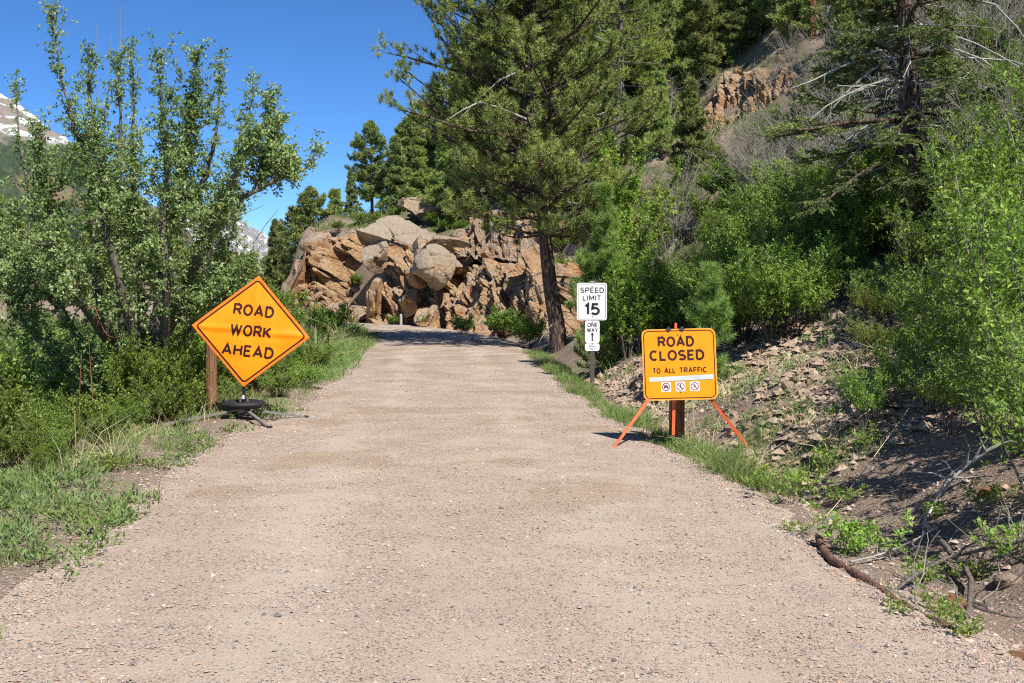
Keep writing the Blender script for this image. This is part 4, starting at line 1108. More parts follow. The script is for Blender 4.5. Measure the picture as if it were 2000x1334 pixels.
    return parts

def shrub(seed, h, r, stems, twigs, nleaf, ll, lw, mat, bark, lean=0.55, sr=0.012, up=0.35, top=0.35, tl=0.35, bare_r=0.0035, jitter=0.5, cone=None):
    rg = rng(seed)
    az = rg.uniform(0, 6.283, stems); sp = rg.uniform(0, 1, stems) ** 0.7 * lean
    S = np.column_stack([np.cos(az) * 0.08 * r, np.sin(az) * 0.08 * r, np.full(stems, -0.08)])
    D = np.stack([np.cos(az) * sp * r / h * 1.6, np.sin(az) * sp * r / h * 1.6, np.ones(stems)], 1)
    L = h * rg.uniform(0.65, 1.1, stems) * np.sqrt(1 + sp * sp)
    B = grow(S, D, L, 7, rg, (0, 0, -0.25 if up < 0.3 else 0.05), 0.10)
    wood = [tubes(B, np.linspace(1, 0.3, 7)[None] * np.full((stems, 1), sr), 5)]
    n = stems * twigs; bi = np.repeat(np.arange(stems), twigs); t = rg.uniform(top, 1, n) ** 0.8
    S2, T2 = sample(B, t, bi)
    D2 = nrm(T2 * 0.5 + unit(n, rg) * 0.8 + [0, 0, up])
    L2 = tl * h * rg.uniform(0.4, 1.1, n) * (1.3 - t * 0.6)
    C = grow(S2, D2, L2, 4, rg, (0, 0, 0.1), 0.15)
    wood.append(tubes(C, np.array([[1.0, .8, .6, .35]]) * bare_r, 3))
    parts = [('stems', make_mesh('stems', wood, bark, True))]
    if nleaf:
        m = n * nleaf; ci = np.repeat(np.arange(n), nleaf); tt = rg.uniform(0.1, 1.02, m); Pt, Tt_ = sample(C, tt, ci)
        Dl = nrm(Tt_ * 0.45 + unit(m, rg) * 0.9 + [0, 0, 0.12]); Nl = nrm(unit(m, rg) * jitter + [0.12, -0.2, 0.8])
        parts.append(('foliage', make_mesh('foliage', [leaves(Pt + Dl * ll * 0.15, Dl, Nl, ll * rg.uniform(0.6, 1.2, m), lw * rg.uniform(0.7, 1.15, m))], mat)))
    return parts

# ------------------------------------------------------------------ the large crab apple at the left
def crab_apple():
    Y0 = 19.6; S = Y0 / FPX
    bx = atY(285, Y0); g = gp(bx, Y0)
    def w(px, py, dy=0.0):
        Y = Y0 + dy; return [(px - 1000) / FPX * Y - bx, dy, zat(py, Y) - g.z]
    rg = rng(5)
    limbs = [   # pixel-guided limb courses, each with its own depth
     ([(300, 790, 0), (296, 700, 0), (345, 612, -.3), (372, 545, -.6), (400, 480, -.8), (400, 445, -.9), (440, 408, -1.0), (500, 376, -1.0), (555, 345, -.9), (600, 330, -.8), (628, 285, -.8)], .095),
     ([(295, 780, 0), (305, 640, .1), (325, 520, .2), (335, 438, .2), (372, 408, .2), (392, 375, .2), (415, 310, .2), (430, 200, .2), (437, 108, .2)], .10),
     ([(282, 780, 0), (276, 620, .3), (274, 480, .4), (262, 330, .5), (268, 200, .5), (266, 80, .5)], .07),
     ([(280, 780, 0), (240, 650, .2), (232, 500, 0), (236, 350, 0), (240, 200, -.1), (236, 105, -.1)], .07),
     ([(285, 790, 0), (225, 690, -.5), (190, 560, -.7), (186, 420, -.8), (170, 300, -.8), (150, 240, -.8), (125, 120, -.8), (110, 12, -.8)], .08),
     ([(280, 790, 0), (200, 720, .4), (120, 600, .7), (70, 450, .7), (50, 300, .6), (38, 160, .6)], .075),
     ([(275, 795, 0), (150, 740, -.8), (60, 640, -1.3), (0, 520, -1.5), (-60, 380, -1.5)], .07),
     ([(310, 760, 0), (325, 600, -1.0), (320, 450, -1.4), (330, 330, -1.5), (320, 200, -1.4), (319, 108, -1.4)], .07),
     ([(290, 790, 0), (250, 620, -1.3), (210, 450, -1.8), (200, 300, -1.8), (183, 170, -1.7), (181, 95, -1.7)], .065),
     ([(372, 545, -.6), (430, 440, -.1), (470, 330, .2), (490, 240, .3), (500, 140, .3)], .04),
     ([(405, 470, -.8), (460, 340, -1.4), (510, 260, -1.5), (538, 180, -1.5)], .035),
     ([(335, 438, .2), (360, 330, -.3), (380, 220, -.4), (393, 98, -.4)], .04),
     ([(500, 376, -1.0), (530, 300, -.8), (545, 225, -.8)], .025), ([(530, 358, -1.0), (560, 330, -.9), (567, 300, -.9)], .018),
     ([(300, 700, 0), (380, 640, .9), (430, 560, 1.2), (450, 470, 1.3), (470, 400, 1.3)], .05),
     ([(330, 620, -.2), (420, 590, -.9), (470, 545, -1.0), (500, 500, -1.0)], .03),
     ([(225, 690, -.5), (140, 560, -2.0), (100, 420, -2.3), (85, 330, -2.3), (76, 250, -2.2)], .05),
     ([(120, 600, .7), (20, 520, .2), (-40, 420, 0), (-70, 280, 0)], .05),
    ]
    wood = []; paths = []
    for pts, r0 in limbs:
        P_ = lerp_path([w(*p) for p in pts], 22); P_[2:, :] += rg.normal(0, 0.012, (20, 3))
        wood.append(tubes(P_[None], (np.linspace(1, 0.03, 22) ** 1.2 * r0 * 1.25)[None] + 0.004, 8)); paths.append(P_)
    PP = np.array(paths); nl_ = len(PP)
    # upright leafy shoots along the upper halves
    n = 245; ii = rg.integers(0, nl_, n); tt = rg.uniform(0.30, 0.97, n)
    S1, T1 = sample(PP, tt, ii)
    D1 = nrm(np.stack([rg.normal(0, 0.55, n), rg.normal(0, 0.6, n), rg.uniform(0.3, 1.2, n)], 1) + T1 * 0.25)
    L1 = rg.uniform(0.30, 0.95, n) * (1.15 - 0.55 * tt) * np.where(S1[:, 0] > 1.0, 0.62, 1.0)
    top_gap = 1.0
    Sh = grow(S1, D1, L1, 6, rg, (0, 0, 0.5), 0.14)
    wood.append(tubes(Sh, np.linspace(1, .3, 6)[None] * (L1 * 0.011 + .003)[:, None], 4))
    # low spreading twigs inside the crown
    n2 = 1200; ii = rg.integers(0, nl_, n2); t2 = rg.uniform(0.12, 0.66, n2); S2, T2 = sample(PP, t2, ii)
    D2 = nrm(unit(n2, rg) + T2 * 0.2 + [0, 0, 0.15]); L2 = rg.uniform(0.25, 0.85, n2) * np.where(S2[:, 0] > 1.0, 0.5, 1.0)
    Tw = grow(S2, D2, L2, 6, rg, (0, 0, 0.1), 0.16)
    wood.append(tubes(Tw, np.linspace(1, .3, 6)[None] * (L2 * 0.008 + .003)[:, None], 4))
    All = np.concatenate([Sh, Tw]); LA = np.concatenate([L1, L2]); cnt = (LA / 0.036).astype(int)
    ci = np.repeat(np.arange(len(All)), cnt)
    # spurs with leaf rosettes
    ts = rg.uniform(0.03, 1.0, len(ci)); Ps, Ts = sample(All, ts, ci)
    sp = unit(len(ci), rg); Ls = rg.uniform(0.015, 0.13, len(ci)) * (1 + 1.2 * (rg.uniform(size=len(ci)) < .25)); Pe = Ps + (sp * 0.8 + [0, 0, 0.3]) * Ls[:, None]
    # limb shoots themselves carry spurs near their ends
    m3 = 2300; i3 = rg.integers(0, nl_, m3); t3 = 1 - 0.58 * rg.uniform(0, 1, m3) ** 1.5; P3, _ = sample(PP, t3, i3)
    Pe = np.concatenate([Pe, P3 + unit(m3, rg) * rg.uniform(0.02, 0.15, (m3, 1))])
    k = 5; n = len(Pe) * k; pe = np.repeat(np.arange(len(Pe)), k)
    Dl = nrm(unit(n, rg) + [0, 0, 0.35]); Nl = nrm(unit(n, rg) * 0.8 + [0.1, -0.35, 0.65])
    fol = [leaves(Pe[pe] + Dl * 0.01, Dl, Nl, rg.uniform(0.036, 0.070, n), rg.uniform(0.024, 0.040, n))]
    t = tree_thing('crab_apple_tree', [('trunk', make_mesh('trunk', wood, M_BARKG, True)), ('crown', make_mesh('crown', fol, M_APPLE))],
                   'large spreading many-stemmed tree with grey-green leaves at left, behind the orange diamond sign', 'tree', g)
    # bare whips above the crown and red shoots low down
    ch = []
    for pts in ([(200, 330, -1.0), (199, 200, -1.0), (198, 50, -1.0)], [(245, 300, 0), (243, 150, 0), (245, 10, 0)], [(226, 200, .2), (224, 120, .2), (226, 66, .2)], [(400, 445, -.9), (470, 420, -1.2), (520, 400, -1.3)], [(500, 470, -1), (520, 440, -1), (545, 410, -1.1)]):
        P_ = lerp_path([w(*p) for p in pts], 12); link('bare_whip', make_mesh('bare_whip', [tubes(P_[None], np.linspace(.010, .003, 12)[None], 4)], M_TWIG), t)
    ch = []
    for pts in ([(160, 560, -1.6), (185, 600, -1.7), (205, 650, -1.7), (225, 660, -1.8)], 
                [(180, 840, -2.2), (176, 740, -2.2), (172, 660, -2.2)], [(150, 850, -2.4), (153, 760, -2.4), (158, 690, -2.4)], [(300, 500, -1), (340, 500, -1.2), (400, 478, -1.4)]):
        P_ = lerp_path([w(*p) for p in pts], 12); link('red_shoot', make_mesh('red_shoot', [tubes(P_[None], np.linspace(.010, .003, 12)[None], 5)], M_REDTW), t)
crab_apple()

# ------------------------------------------------------------------ conifers
def at_px(px, Y): return gp(atY(px, Y), Y)
# the tall leaning roadside pine
Yp = 36.5; b = at_px(1092, Yp); k_ = Yp / FPX
tp = [((px - 1092) * k_, dy, zat(py, Yp) - b.z) for px, py, dy in ((1094, 690, 0), (1088, 640, 0), (1075, 560, 0), (1066, 480, 0), (1058, 400, .1), (1052, 300, .1), (1040, 180, 0), (1030, 60, 0), (1020, -60, 0), (1015, -170, 0))]
tp[0] = (tp[0][0], 0, -0.4)
pp = conifer(61, 14, 0.25, 0.36, 5.1, 155, 11, 4, 38, 0.18, 0.021, M_PINE, M_BARKP, trunk_pts=tp, shape='round', updown=(-0.05, 0.5), droop=-0.45, dead=16, tip0=0.55, jit=.6)
tree_thing('tall_pine', pp, 'tallest roadside pine with a bare leaning lower trunk, left of the speed limit sign', 'pine tree', b)
# second pine, yellower
b = at_px(1208, 56.0)
pp = conifer(62, 16.5, 0.23, 0.24, 4.8, 110, 11, 4, 20, 0.19, 0.026, M_PINE2, M_BARKG, shape='tall', updown=(-0.1, 0.4), droop=-0.3, dead=16)
tree_thing('yellow_green_pine', pp, 'tall yellow-green pine with a thin grey trunk, just right of the tallest roadside pine', 'pine tree', b)
# young pines with long needles
b = at_px(1170, 27.5)
pp = conifer(63, zat(372, 27.5) - b.z, 0.06, 0.06, 1.15, 64, 6, 5, 26, 0.15, 0.013, M_YPINE, M_BARKP, shape='cone', updown=(0.15, 0.9), droop=-0.7, spread=0.55, sub_len=0.42, nr=0.62, tip0=0.15, jit=0.1, st0=0.15)
tree_thing('young_pine', pp, 'bright green young pine standing directly behind the speed limit sign', 'pine tree', b)
b = at_px(1388, 20.5)
pp = conifer(64, zat(535, 20.5) - b.z, 0.045, 0.05, 0.62, 26, 5, 5, 30, 0.14, 0.009, M_YPINE, M_BARKP, shape='cone', updown=(0.1, 0.9), droop=-0.7, spread=0.55, sub_len=0.42, nr=0.62, tip0=0.15, jit=0.1, st0=0.15)
t = tree_thing('small_young_pine', pp, 'small young pine rising behind the right side of the square orange sign', 'pine tree', b)
rg = rng(9)
# big fir on the right
Yf = 21.5; b = at_px(1778, Yf); k_ = Yf / FPX
tp = [((px - 1778) * k_, dy, zat(py, Yf) - b.z) for px, py, dy in ((1780, 470, 0), (1776, 350, 0), (1770, 250, 0), (1768, 150, 0), (1765, 50, .1), (1760, -80, .2), (1755, -220, .2), (1750, -330, .2))]
tp[0] = (tp[0][0], 0, min(-0.3, tp[0][2]))
pp = conifer(65, 9, 0.25, 0.20, 3.3, 70, 15, 10, 16, 0.055, 0.020, M_FIR, M_BARKP, trunk_pts=tp, shape='tall', kind='fir', updown=(-0.05, 0.3), droop=0.2, dead=60, sub_len=0.34, st0=0.42)
tree_thing('old_fir', pp, 'old dark-trunked fir with drooping dead grey twigs, on the bank at upper right', 'fir tree', b)

# forest: three far meshes, many trees
FAR = []
for i_, (hh, rr, shp, bs) in enumerate(((11, 3.1, 'round', .22), (12, 2.7, 'tall', .18), (10, 2.3, 'cone', .10))):
    FAR.append(conifer(70 + i_, hh, 0.19, bs, rr, 84, 9, 4, 13, 0.36, 0.075, (M_FARPINE, M_PINE, M_FARPINE)[i_], (M_BARKR, M_BARKP, M_BARKP)[i_], shape=shp, updown=(-0.15, 0.45), droop=-0.3))
first = {}
def far_pine(px, Y, hm, kind, label, group=None, name='pine_tree', zoff=0.0, wide=1.0, cat='pine tree'):
    x = atY(px, Y); g = gp(x, Y, -0.15 + zoff); base_h = (11, 12, 10)[kind]; s_ = hm / base_h
    rz = rg.uniform(0, 6.28)
    if kind not in first:
        first[kind] = tree_thing(name, FAR[kind], label, cat, g, group, rz); first[kind].scale = (s_ * wide, s_ * wide, s_); return first[kind]
    c = dup(first[kind], g, rz, (s_ * wide, s_ * wide, s_), label, cat, group, (rg.normal(0, .02), rg.normal(0, .02)))
    c.name = name
    if group is None and 'group' in c: del c['group']
    return c
def h_to(px, Y, pytop):
    return zat(pytop, Y) - gp(atY(px, Y), Y).z
far_pine(728, 74, h_to(728, 74, 232), 0, 'round-topped pine with a reddish trunk standing alone against the sky above the outcrop')
far_pine(612, 84, h_to(612, 84, 362), 0, 'dark bushy pine left of the round-topped pine, behind the outcrop', wide=1.15)
far_pine(655, 92, h_to(655, 92, 368), 1, 'small distant pine in the gap between two darker pines on the skyline')
far_pine(540, 96, h_to(540, 96, 428), 2, 'narrow pointed pine at the left end of the skyline, above the diamond sign')
far_pine(578, 90, h_to(578, 90, 405), 0, 'low broad pine beside the narrow pointed pine on the skyline')
far_pine(690, 80, h_to(690, 80, 330), 2, 'short dark pine leaning against the left of the round-topped pine')
GP = 'pines on the wooded slope'
def zone(px, Y):
    shp = 'far' if Y > 72 else ('middle-distance' if Y > 58 else 'nearer')
    if px < 880: w_ = 'on the left shoulder of the wooded slope, above the outcrop'
    elif px < 1050: w_ = 'directly behind the crown of the tallest roadside pine'
    elif px < 1220: w_ = 'between the tallest roadside pine and the yellow-green pine'
    elif px < 1340: w_ = 'just right of the yellow-green pine'
    elif px < 1500: w_ = 'above the red-brown ledge at the top of the photo'
    elif px < 1720: w_ = 'near the rust-red and white trunks at the top edge'
    else: w_ = 'behind the old fir at upper right'
    return shp + ' dark pine ' + w_
LB = 'dark green pine among many others on the wooded slope'
lst = [(775, 72, 265), (800, 78, 215), (820, 68, 245), (850, 74, 160), (865, 64, 235), (900, 70, 90), (905, 63, 250), (950, 72, 40), (950, 64, 210), (1000, 74, 0), (1010, 60, 160), (1060, 62, 60), (1075, 72, -40),
       (1120, 62, 60), (1150, 70, -40), (1200, 58, 80), (1240, 66, -30), (1270, 55, 60), (1300, 60, 10), (1330, 52, 90), (1330, 66, -60), (1380, 70, -80), (1420, 72, -90), (1470, 76, -100), (1520, 82, -120), (1290, 46, 170), (1340, 80, -80),
       (1560, 62, -60), (1640, 60, -80), (1700, 66, -60), (1480, 62, -20), (1850, 52, -60), (1930, 44, -40), (1990, 36, -60), (2080, 34, -40), (2150, 30, -60),
       (835, 82, 200), (880, 84, 120), (930, 86, 60), (980, 84, -20), (1030, 80, -40), (1090, 84, -80), (1170, 62, -20), (1230, 56, 40), (1250, 76, -90), (1310, 72, -60), (1360, 60, -40), (1400, 64, -60), (1440, 60, -40), (1180, 54, 110), (1130, 56, 140), (790, 88, 240), (1310, 53, 120), (1280, 60, -30), (1530, 68, -120), (1500, 74, -90), (1600, 72, -120), (1760, 58, -90), (1680, 74, -140), (1350, 48, 215), (1260, 49, 200)]
for (px, Y, pt) in lst:
    if 1100 < px < 1345 and Y < 63: Y += 9
    hh = max(4.0, min(h_to(px, Y, pt), 15))
    far_pine(px, Y, hh, int(rg.integers(0, 3)), zone(px, Y), GP, wide=rg.uniform(0.9, 1.25))
for (px, py, hm, k_, lb) in [(1545, 95, 5.5, 1, 'slender pine just right of the high ledge, by the rust-red trunk'), (1690, 130, 5.5, 0, 'bushy pine behind the upper boughs of the old fir, left side'), (1700, 60, 6.0, 1, 'pine touching the top edge right of the white trunk'), (1510, 60, 5.0, 2, 'small pine above the middle of the high ledge'), (1450, 90, 5.0, 1, 'pine above the left end of the high ledge'), (1830, 90, 5.5, 0, 'pine behind the old fir on its right'), (1405, 140, 4.0, 2, 'small pine rooted left of the high ledge'), (1640, 190, 3.2, 2, 'short young pine under the old fir boughs')]:
    p = on(px, py); far_pine(px, p.y, hm, k_, lb)
# valley pines beyond the crab apple
for k in range(60):
    px = rg.uniform(-60, 545) if k < 40 else rg.uniform(400, 560); Y = rg.uniform(105, 215)
    far_pine(px, Y, rg.uniform(5, 10) if px < 360 else rg.uniform(2.5, 4.5) * Y / 140, int(rg.integers(0, 3)), 'small far pine on the valley side behind the large left tree', 'far pines on the valley side')
# standing trunks showing between the crowns
for px, Y, top, r_, mt, lb, pyb in ((1586, 50, -60, .15, M_BARKR, 'rust-red pine trunk at the top of the slope, left of a white trunk', 70), (1617, 51, -60, .12, M_WHITEB, 'white dead trunk at the top of the slope beside the rust-red one', 55), (1387, 54, -60, .14, M_BARKR, 'short visible length of rust-red trunk at the top edge above the ledge', 45), (1484, 52, 5, .07, M_WHITEB, 'thin broken pale trunk above the red-brown ledge', 70)):
    g = on(px, pyb); Y = g.y; z1 = zat(top, Y)
    P_ = np.array([[0, 0, -0.3], [0.03, 0, (z1 - g.z) * .35], [-.02, .03, (z1 - g.z) * .7], [0.05, 0, z1 - g.z]])
    P_ = lerp_path(P_, 12)
    o = thing('standing_dead_tree', lb, 'dead tree', g)
    link('trunk', make_mesh('trunk', [tubes(P_[None], np.linspace(r_ * 1.15, r_ * .8, 12)[None], 12)], mt, True), o)
    r2 = rng(int(px)); n = 14; S_, _ = sample(P_[None], r2.uniform(.3, 1, n), np.zeros(n, int))
    Bq = grow(S_, unit(n, r2) * [1, 1, .3], r2.uniform(.3, .9, n), 5, r2, (0, 0, -.4), .15)
    link('broken_branches', make_mesh('broken_branches', [tubes(Bq, np.linspace(.02, .006, 5)[None], 4)], M_DEAD), o)
# ------------------------------------------------------------------ shrubs
SH = {
 'sapling': ('lime_sapling', shrub(415, 5.0, .95, 12, 75, 13, .085, .062, M_LEAFB, M_BARKG, tl=.10, lean=.34, top=.08)),
 'green_a': ('green_shrub', shrub(401, 1.35, 1.1, 24, 22, 15, .060, .030, M_LEAFG, M_BARKD, tl=.32)),
 'green_b': ('green_shrub', shrub(402, 1.15, 1.2, 26, 22, 15, .056, .028, M_LEAFM, M_BARKD, tl=.34)),
 'green_c': ('green_shrub', shrub(403, 1.7, 1.0, 22, 24, 16, .058, .030, M_LEAFG, M_BARKG, tl=.28)),
 'far_green': ('green_shrub', shrub(404, 1.5, 1.3, 20, 18, 12, .11, .06, M_LEAFM, M_BARKD, tl=.34)),
 'dry': ('bare_shrub', shrub(405, 2.6, 1.9, 34, 16, 0, 0, 0, M_LEAFM, M_TWIG, tl=.28, sr=.016, bare_r=.006, lean=.75, up=.2)),
 'halfdry': ('sparse_shrub', shrub(406, 2.2, 1.5, 26, 16, 2, .06, .03, M_LEAFG, M_TWIG, tl=.28, sr=.014, bare_r=.0055, lean=.7)),
 'lime': ('lime_shrub', shrub(407, 2.4, 0.75, 16, 30, 14, .055, .038, M_LEAFB, M_BARKG, tl=.17, lean=.35, top=.15)),
 'near': ('broadleaf_shrub', shrub(408, 2.3, 1.5, 18, 17, 11, .095, .048, M_LEAFG, M_BARKG, tl=.24, lean=.6, sr=.013)),
 'near_b': ('broadleaf_shrub', shrub(409, 2.0, 1.4, 17, 17, 11, .088, .044, M_LEAFM, M_BARKG, tl=.26, lean=.6, sr=.012)),
 'maple': ('maple_sapling', shrub(410, 3.3, 1.2, 8, 26, 9, .10, .075, M_LEAFB, M_DEAD, tl=.17, lean=.5, sr=.020, top=.25)),
 'juniper': ('juniper_shrub', shrub(411, .9, 1.1, 30, 26, 22, .030, .011, M_JUNI, M_BARKD, tl=.35, lean=.9, up=.5)),
 'sprig': ('leafy_sprig', shrub(412, .42, .35, 7, 6, 7, .062, .030, M_LEAFG, M_BARKG, tl=.4, lean=.7, sr=.005)),
 'lowgreen': ('low_shrub', shrub(413, .75, .8, 26, 18, 12, .052, .026, M_LEAFG, M_BARKD, tl=.4, lean=.8)),
 'lowgreen_b': ('low_shrub', shrub(414, .85, .8, 26, 18, 12, .050, .024, M_LEAFM, M_BARKD, tl=.38, lean=.7)),
}
_made = {}
rs = rng(808)
def plant(kind, p, sc=1.0, label='', group=None, cat='shrub', rz=None, name=None, zs=1.0):
    nm, parts = SH[kind]; rz = rs.uniform(0, 6.28) if rz is None else rz
    s3 = (sc, sc, sc * zs)
    if kind not in _made:
        t = tree_thing(nm, parts, label, cat, p, group, rz); t.scale = s3; _made[kind] = t
    else:
        t = dup(_made[kind], p, rz, s3, label, cat, group, (rs.normal(0, .05), rs.normal(0, .05)))
        t.name = nm
        if group is None and 'group' in t: del t['group']
    if name: t.name = name
    return t
def near_what(px, py):
    if px < 1260: h_ = 'between the tall pine and the yellow-green pine'
    elif px < 1340: h_ = 'right of the yellow-green pine'
    elif px < 1530: h_ = 'around the red-brown ledge'
    elif px < 1740: h_ = 'left of the old fir'
    else: h_ = 'right of the old fir'
    return h_ + (', close to the top edge' if py < 110 else ', halfway up the slope' if py < 270 else ', low on the slope')
def tilt(t, x, y): t.rotation_euler[0] = x; t.rotation_euler[1] = y; return t

# bank of green shrubs right of and above the square sign
G1 = 'green shrubs massed on the right bank'
LG1 = 'leafy green shrub within the continuous thicket on the bank above the square orange sign'
for (px, py, sc) in [(1110, 640, .5), (1080, 560, .7), (1120, 560, .8), (1140, 600, .6), (1090, 610, .5), (1100, 500, .8), (1150, 480, .9), (1060, 480, .7), (1300, 668, .8), (1345, 650, .9), (1400, 660, .9), (1450, 672, 1.0), (1500, 672, 1.0), (1545, 660, .95), (1590, 628, .9), (1640, 590, .8), (1330, 600, .9), (1390, 600, 1.0), (1450, 610, 1.0), (1510, 612, 1.0), (1565, 590, 1.0),
                     (1620, 560, 1.0), (1670, 530, .9), (1420, 560, 1.1), (1480, 555, 1.1), (1540, 550, 1.1), (1600, 520, 1.1), (1650, 490, 1.0), (1700, 478, 1.0), (1500, 500, 1.2), (1560, 490, 1.2), (1450, 500, 1.1), (1400, 510, 1.0), (1620, 455, 1.1), (1680, 440, 1.0), (1740, 500, .9), (1740, 450, 1.0), (1360, 545, 1.0), (1580, 440, 1.1), (1520, 455, 1.1)]:
    plant(['green_a', 'green_b', 'green_c'][rs.integers(3)], on(px + rs.uniform(-10, 10), py), sc * rs.uniform(.85, 1.12), 'green thicket shrub on the right bank, ' + ('front row' if py > 640 else 'middle rows' if py > 540 else 'back rows') + (' beside the tall pine' if px < 1200 else ' behind the square sign' if px < 1420 else ' behind the thin stake' if px < 1520 else ' above the scree' if px < 1640 else ' beside the old fir'), G1)
# between the tall pine and the square sign
plant('sapling', at_px(1213, 35), 1.0, 'tall bright lime-green sapling behind the speed limit sign and the young pine', None, 'sapling')
plant('lime', on(1225, 700), 1.05, 'bright lime-green shrub right of the speed limit post, lowest leaves near the ground', zs=.95)
plant('lime', on(1196, 705), .7, 'small lime shrub touching the foot of the speed limit post')
plant('lime', on(1250, 690), .95, 'lime-green shrub close to the left edge of the square orange sign', zs=.8)
plant('green_b', on(1275, 668), .9, 'mid green shrub hidden partly by the left edge of the square orange sign')
for (px, py, k_, sc, lb) in [(1290, 610, 'halfdry', .8, 'twiggy grey-green shrub above the left corner of the square orange sign'), (1310, 560, 'halfdry', .9, 'sparse grey shrub between the lime sapling and the green thicket'), (1345, 470, 'dry', .75, 'grey leafless shrub on the slope right of the lime sapling'),
     (1325, 440, 'dry', .9, 'taller grey leafless shrub below the ledge, right of the yellow-green pine'), (1260, 520, 'far_green', .7, 'dull green shrub behind the lime sapling, on the lower slope'), (1390, 450, 'far_green', .8, 'dark green shrub below the red-brown ledge'), (1290, 500, 'far_green', .7, 'dark shrub left of the grey leafless shrubs'),
     (1420, 400, 'far_green', 1.0, 'rounded green shrub under the red-brown ledge'), (1240, 590, 'far_green', .5, 'small dull shrub behind the lime shrub by the post')]:
    plant(k_, on(px, py), sc, lb)
# grey leafless thicket left of the old fir
G2 = 'grey leafless shrubs left of the old fir'
for (px, py, sc) in [(1470, 385, .9), (1520, 400, 1.0), (1570, 405, 1.0), (1620, 400, .9), (1670, 395, .8), (1520, 330, .9), (1590, 330, .9), (1640, 300, .9), (1460, 320, .8), (1900, 290, .8), (1960, 260, .9), (1870, 220, .9)]:
    plant(['dry', 'halfdry', 'dry'][rs.integers(3)], on(px, py), sc * rs.uniform(.85, 1.1), 'tangled grey nearly leafless shrub ' + near_what(px, py), G2)
G3 = 'scrub on the upper slope'
for k in range(170):
    px = rs.uniform(1060, 2040); py = rs.uniform(-40, 430)
    if 1340 < px < 1530 and 110 < py < 330 and k % 4: continue
    p = on(px, py)
    if p.y > 110: continue
    plant(['far_green', 'far_green', 'green_b', 'green_c', 'halfdry', 'dry'][rs.integers(6)], p, rs.uniform(.5, 1.0), 'small scrubby shrub ' + near_what(px, py), G3)
G4 = 'low plants on the outcrop'
for (px, py, s_) in [(700, 440, .5), (660, 452, .4), (730, 438, .5), (770, 430, .5), (870, 452, .5), (900, 455, .5), (940, 455, .5), (915, 500, .5), (960, 520, .6), (1000, 500, .6), (700, 560, .5), (680, 585, .4), (640, 600, .5), (1020, 470, .6), (845, 440, .5), (660, 520, .5), (1030, 540, .6), (690, 500, .5), (860, 400, .7), (820, 395, .7), (990, 410, .6), (1040, 430, .8), (930, 405, .6)]:
    plant('far_green', on(px, py), s_ * .9, 'tuft of green growth on the ledges of the rock outcrop', G4)
for (px, py, s_, lb) in [(632, 665, .85, 'rounded green bush left of the road just before the bend'), (905, 655, .5, 'green bush at the foot of the outcrop beside the road'), (985, 662, .8, 'dark green bush at the right end of the outcrop, near the tall pine'), (1030, 680, .6, 'low bush in the pine shade at the right road edge'), (830, 640, .4, 'small bush at the cliff foot behind the white marker'),
                     (770, 637, .35, 'tiny bush at the cliff foot left of the white marker')]:
    plant('far_green', on(px, py), s_, lb)
# near mass of shrubs at the right edge
G5 = 'broadleaf shrubs at the right edge'
L5 = 'broad-leaved green shrub overhanging the bank at the right edge'
for (px, py, sc, k_) in [(1760, 760, .30, 'near'), (1820, 820, .32, 'near_b'), (1800, 720, .36, 'near'), (1860, 850, .40, 'near'), (1930, 850, .45, 'near_b'), (1700, 620, .45, 'near_b'), (1780, 590, .42, 'near_b'), (1900, 640, .5, 'near_b'), (1790, 650, .4, 'near'), (1860, 690, .62, 'near_b'), (1940, 720, .7, 'near'), (2000, 760, .9, 'near_b'), (1820, 560, .6, 'near_b'), (1900, 570, .75, 'near'), (1970, 600, .9, 'near'),  (2060, 880, .9, 'near'), (1990, 890, .62, 'near_b'), (1850, 470, .85, 'near'), (1930, 460, .9, 'near_b'), (2010, 480, .9, 'near'), (1780, 500, .7, 'near'), (2040, 700, .9, 'near'), (1960, 400, .9, 'near_b'), (2040, 1000, .6, 'near'), (1870, 780, .55, 'near')]:
    plant(k_, on(px, py), sc * rs.uniform(.9, 1.1), 'broad-leaved shrub at right, ' + ('high up beside the old fir' if py < 530 else 'level with the square sign' if py < 750 else 'low, overhanging the shaded bank') + (' and cut by the frame' if px > 1950 else ''), G5)
plant('maple', on(1915, 640), .72, 'pale-stemmed maple sapling with lime leaves among the shrubs at the right edge', None, 'sapling')
plant('maple', on(1990, 560), .7, 'second lime-leaved maple sapling, higher up at the right edge', None, 'sapling')
plant('maple', on(1850, 520), .62, 'lime-leaved sapling in front of the old fir trunk', None, 'sapling')
plant('near', on(1690, 838), .30, 'isolated bushy green shrub at the lower end of the stony scree')
plant('near', on(1655, 800), .24, 'small leafy bush at the top left of the isolated shrub on the scree')
plant('near', on(1735, 800), .30, 'green bush between the scree and the broadleaf shrubs')
plant('juniper', on(1745, 640), .8, 'low yellow-green juniper on the bank right of the scree')
plant('juniper', on(1725, 690), .6, 'smaller yellow-green juniper just below the larger one')
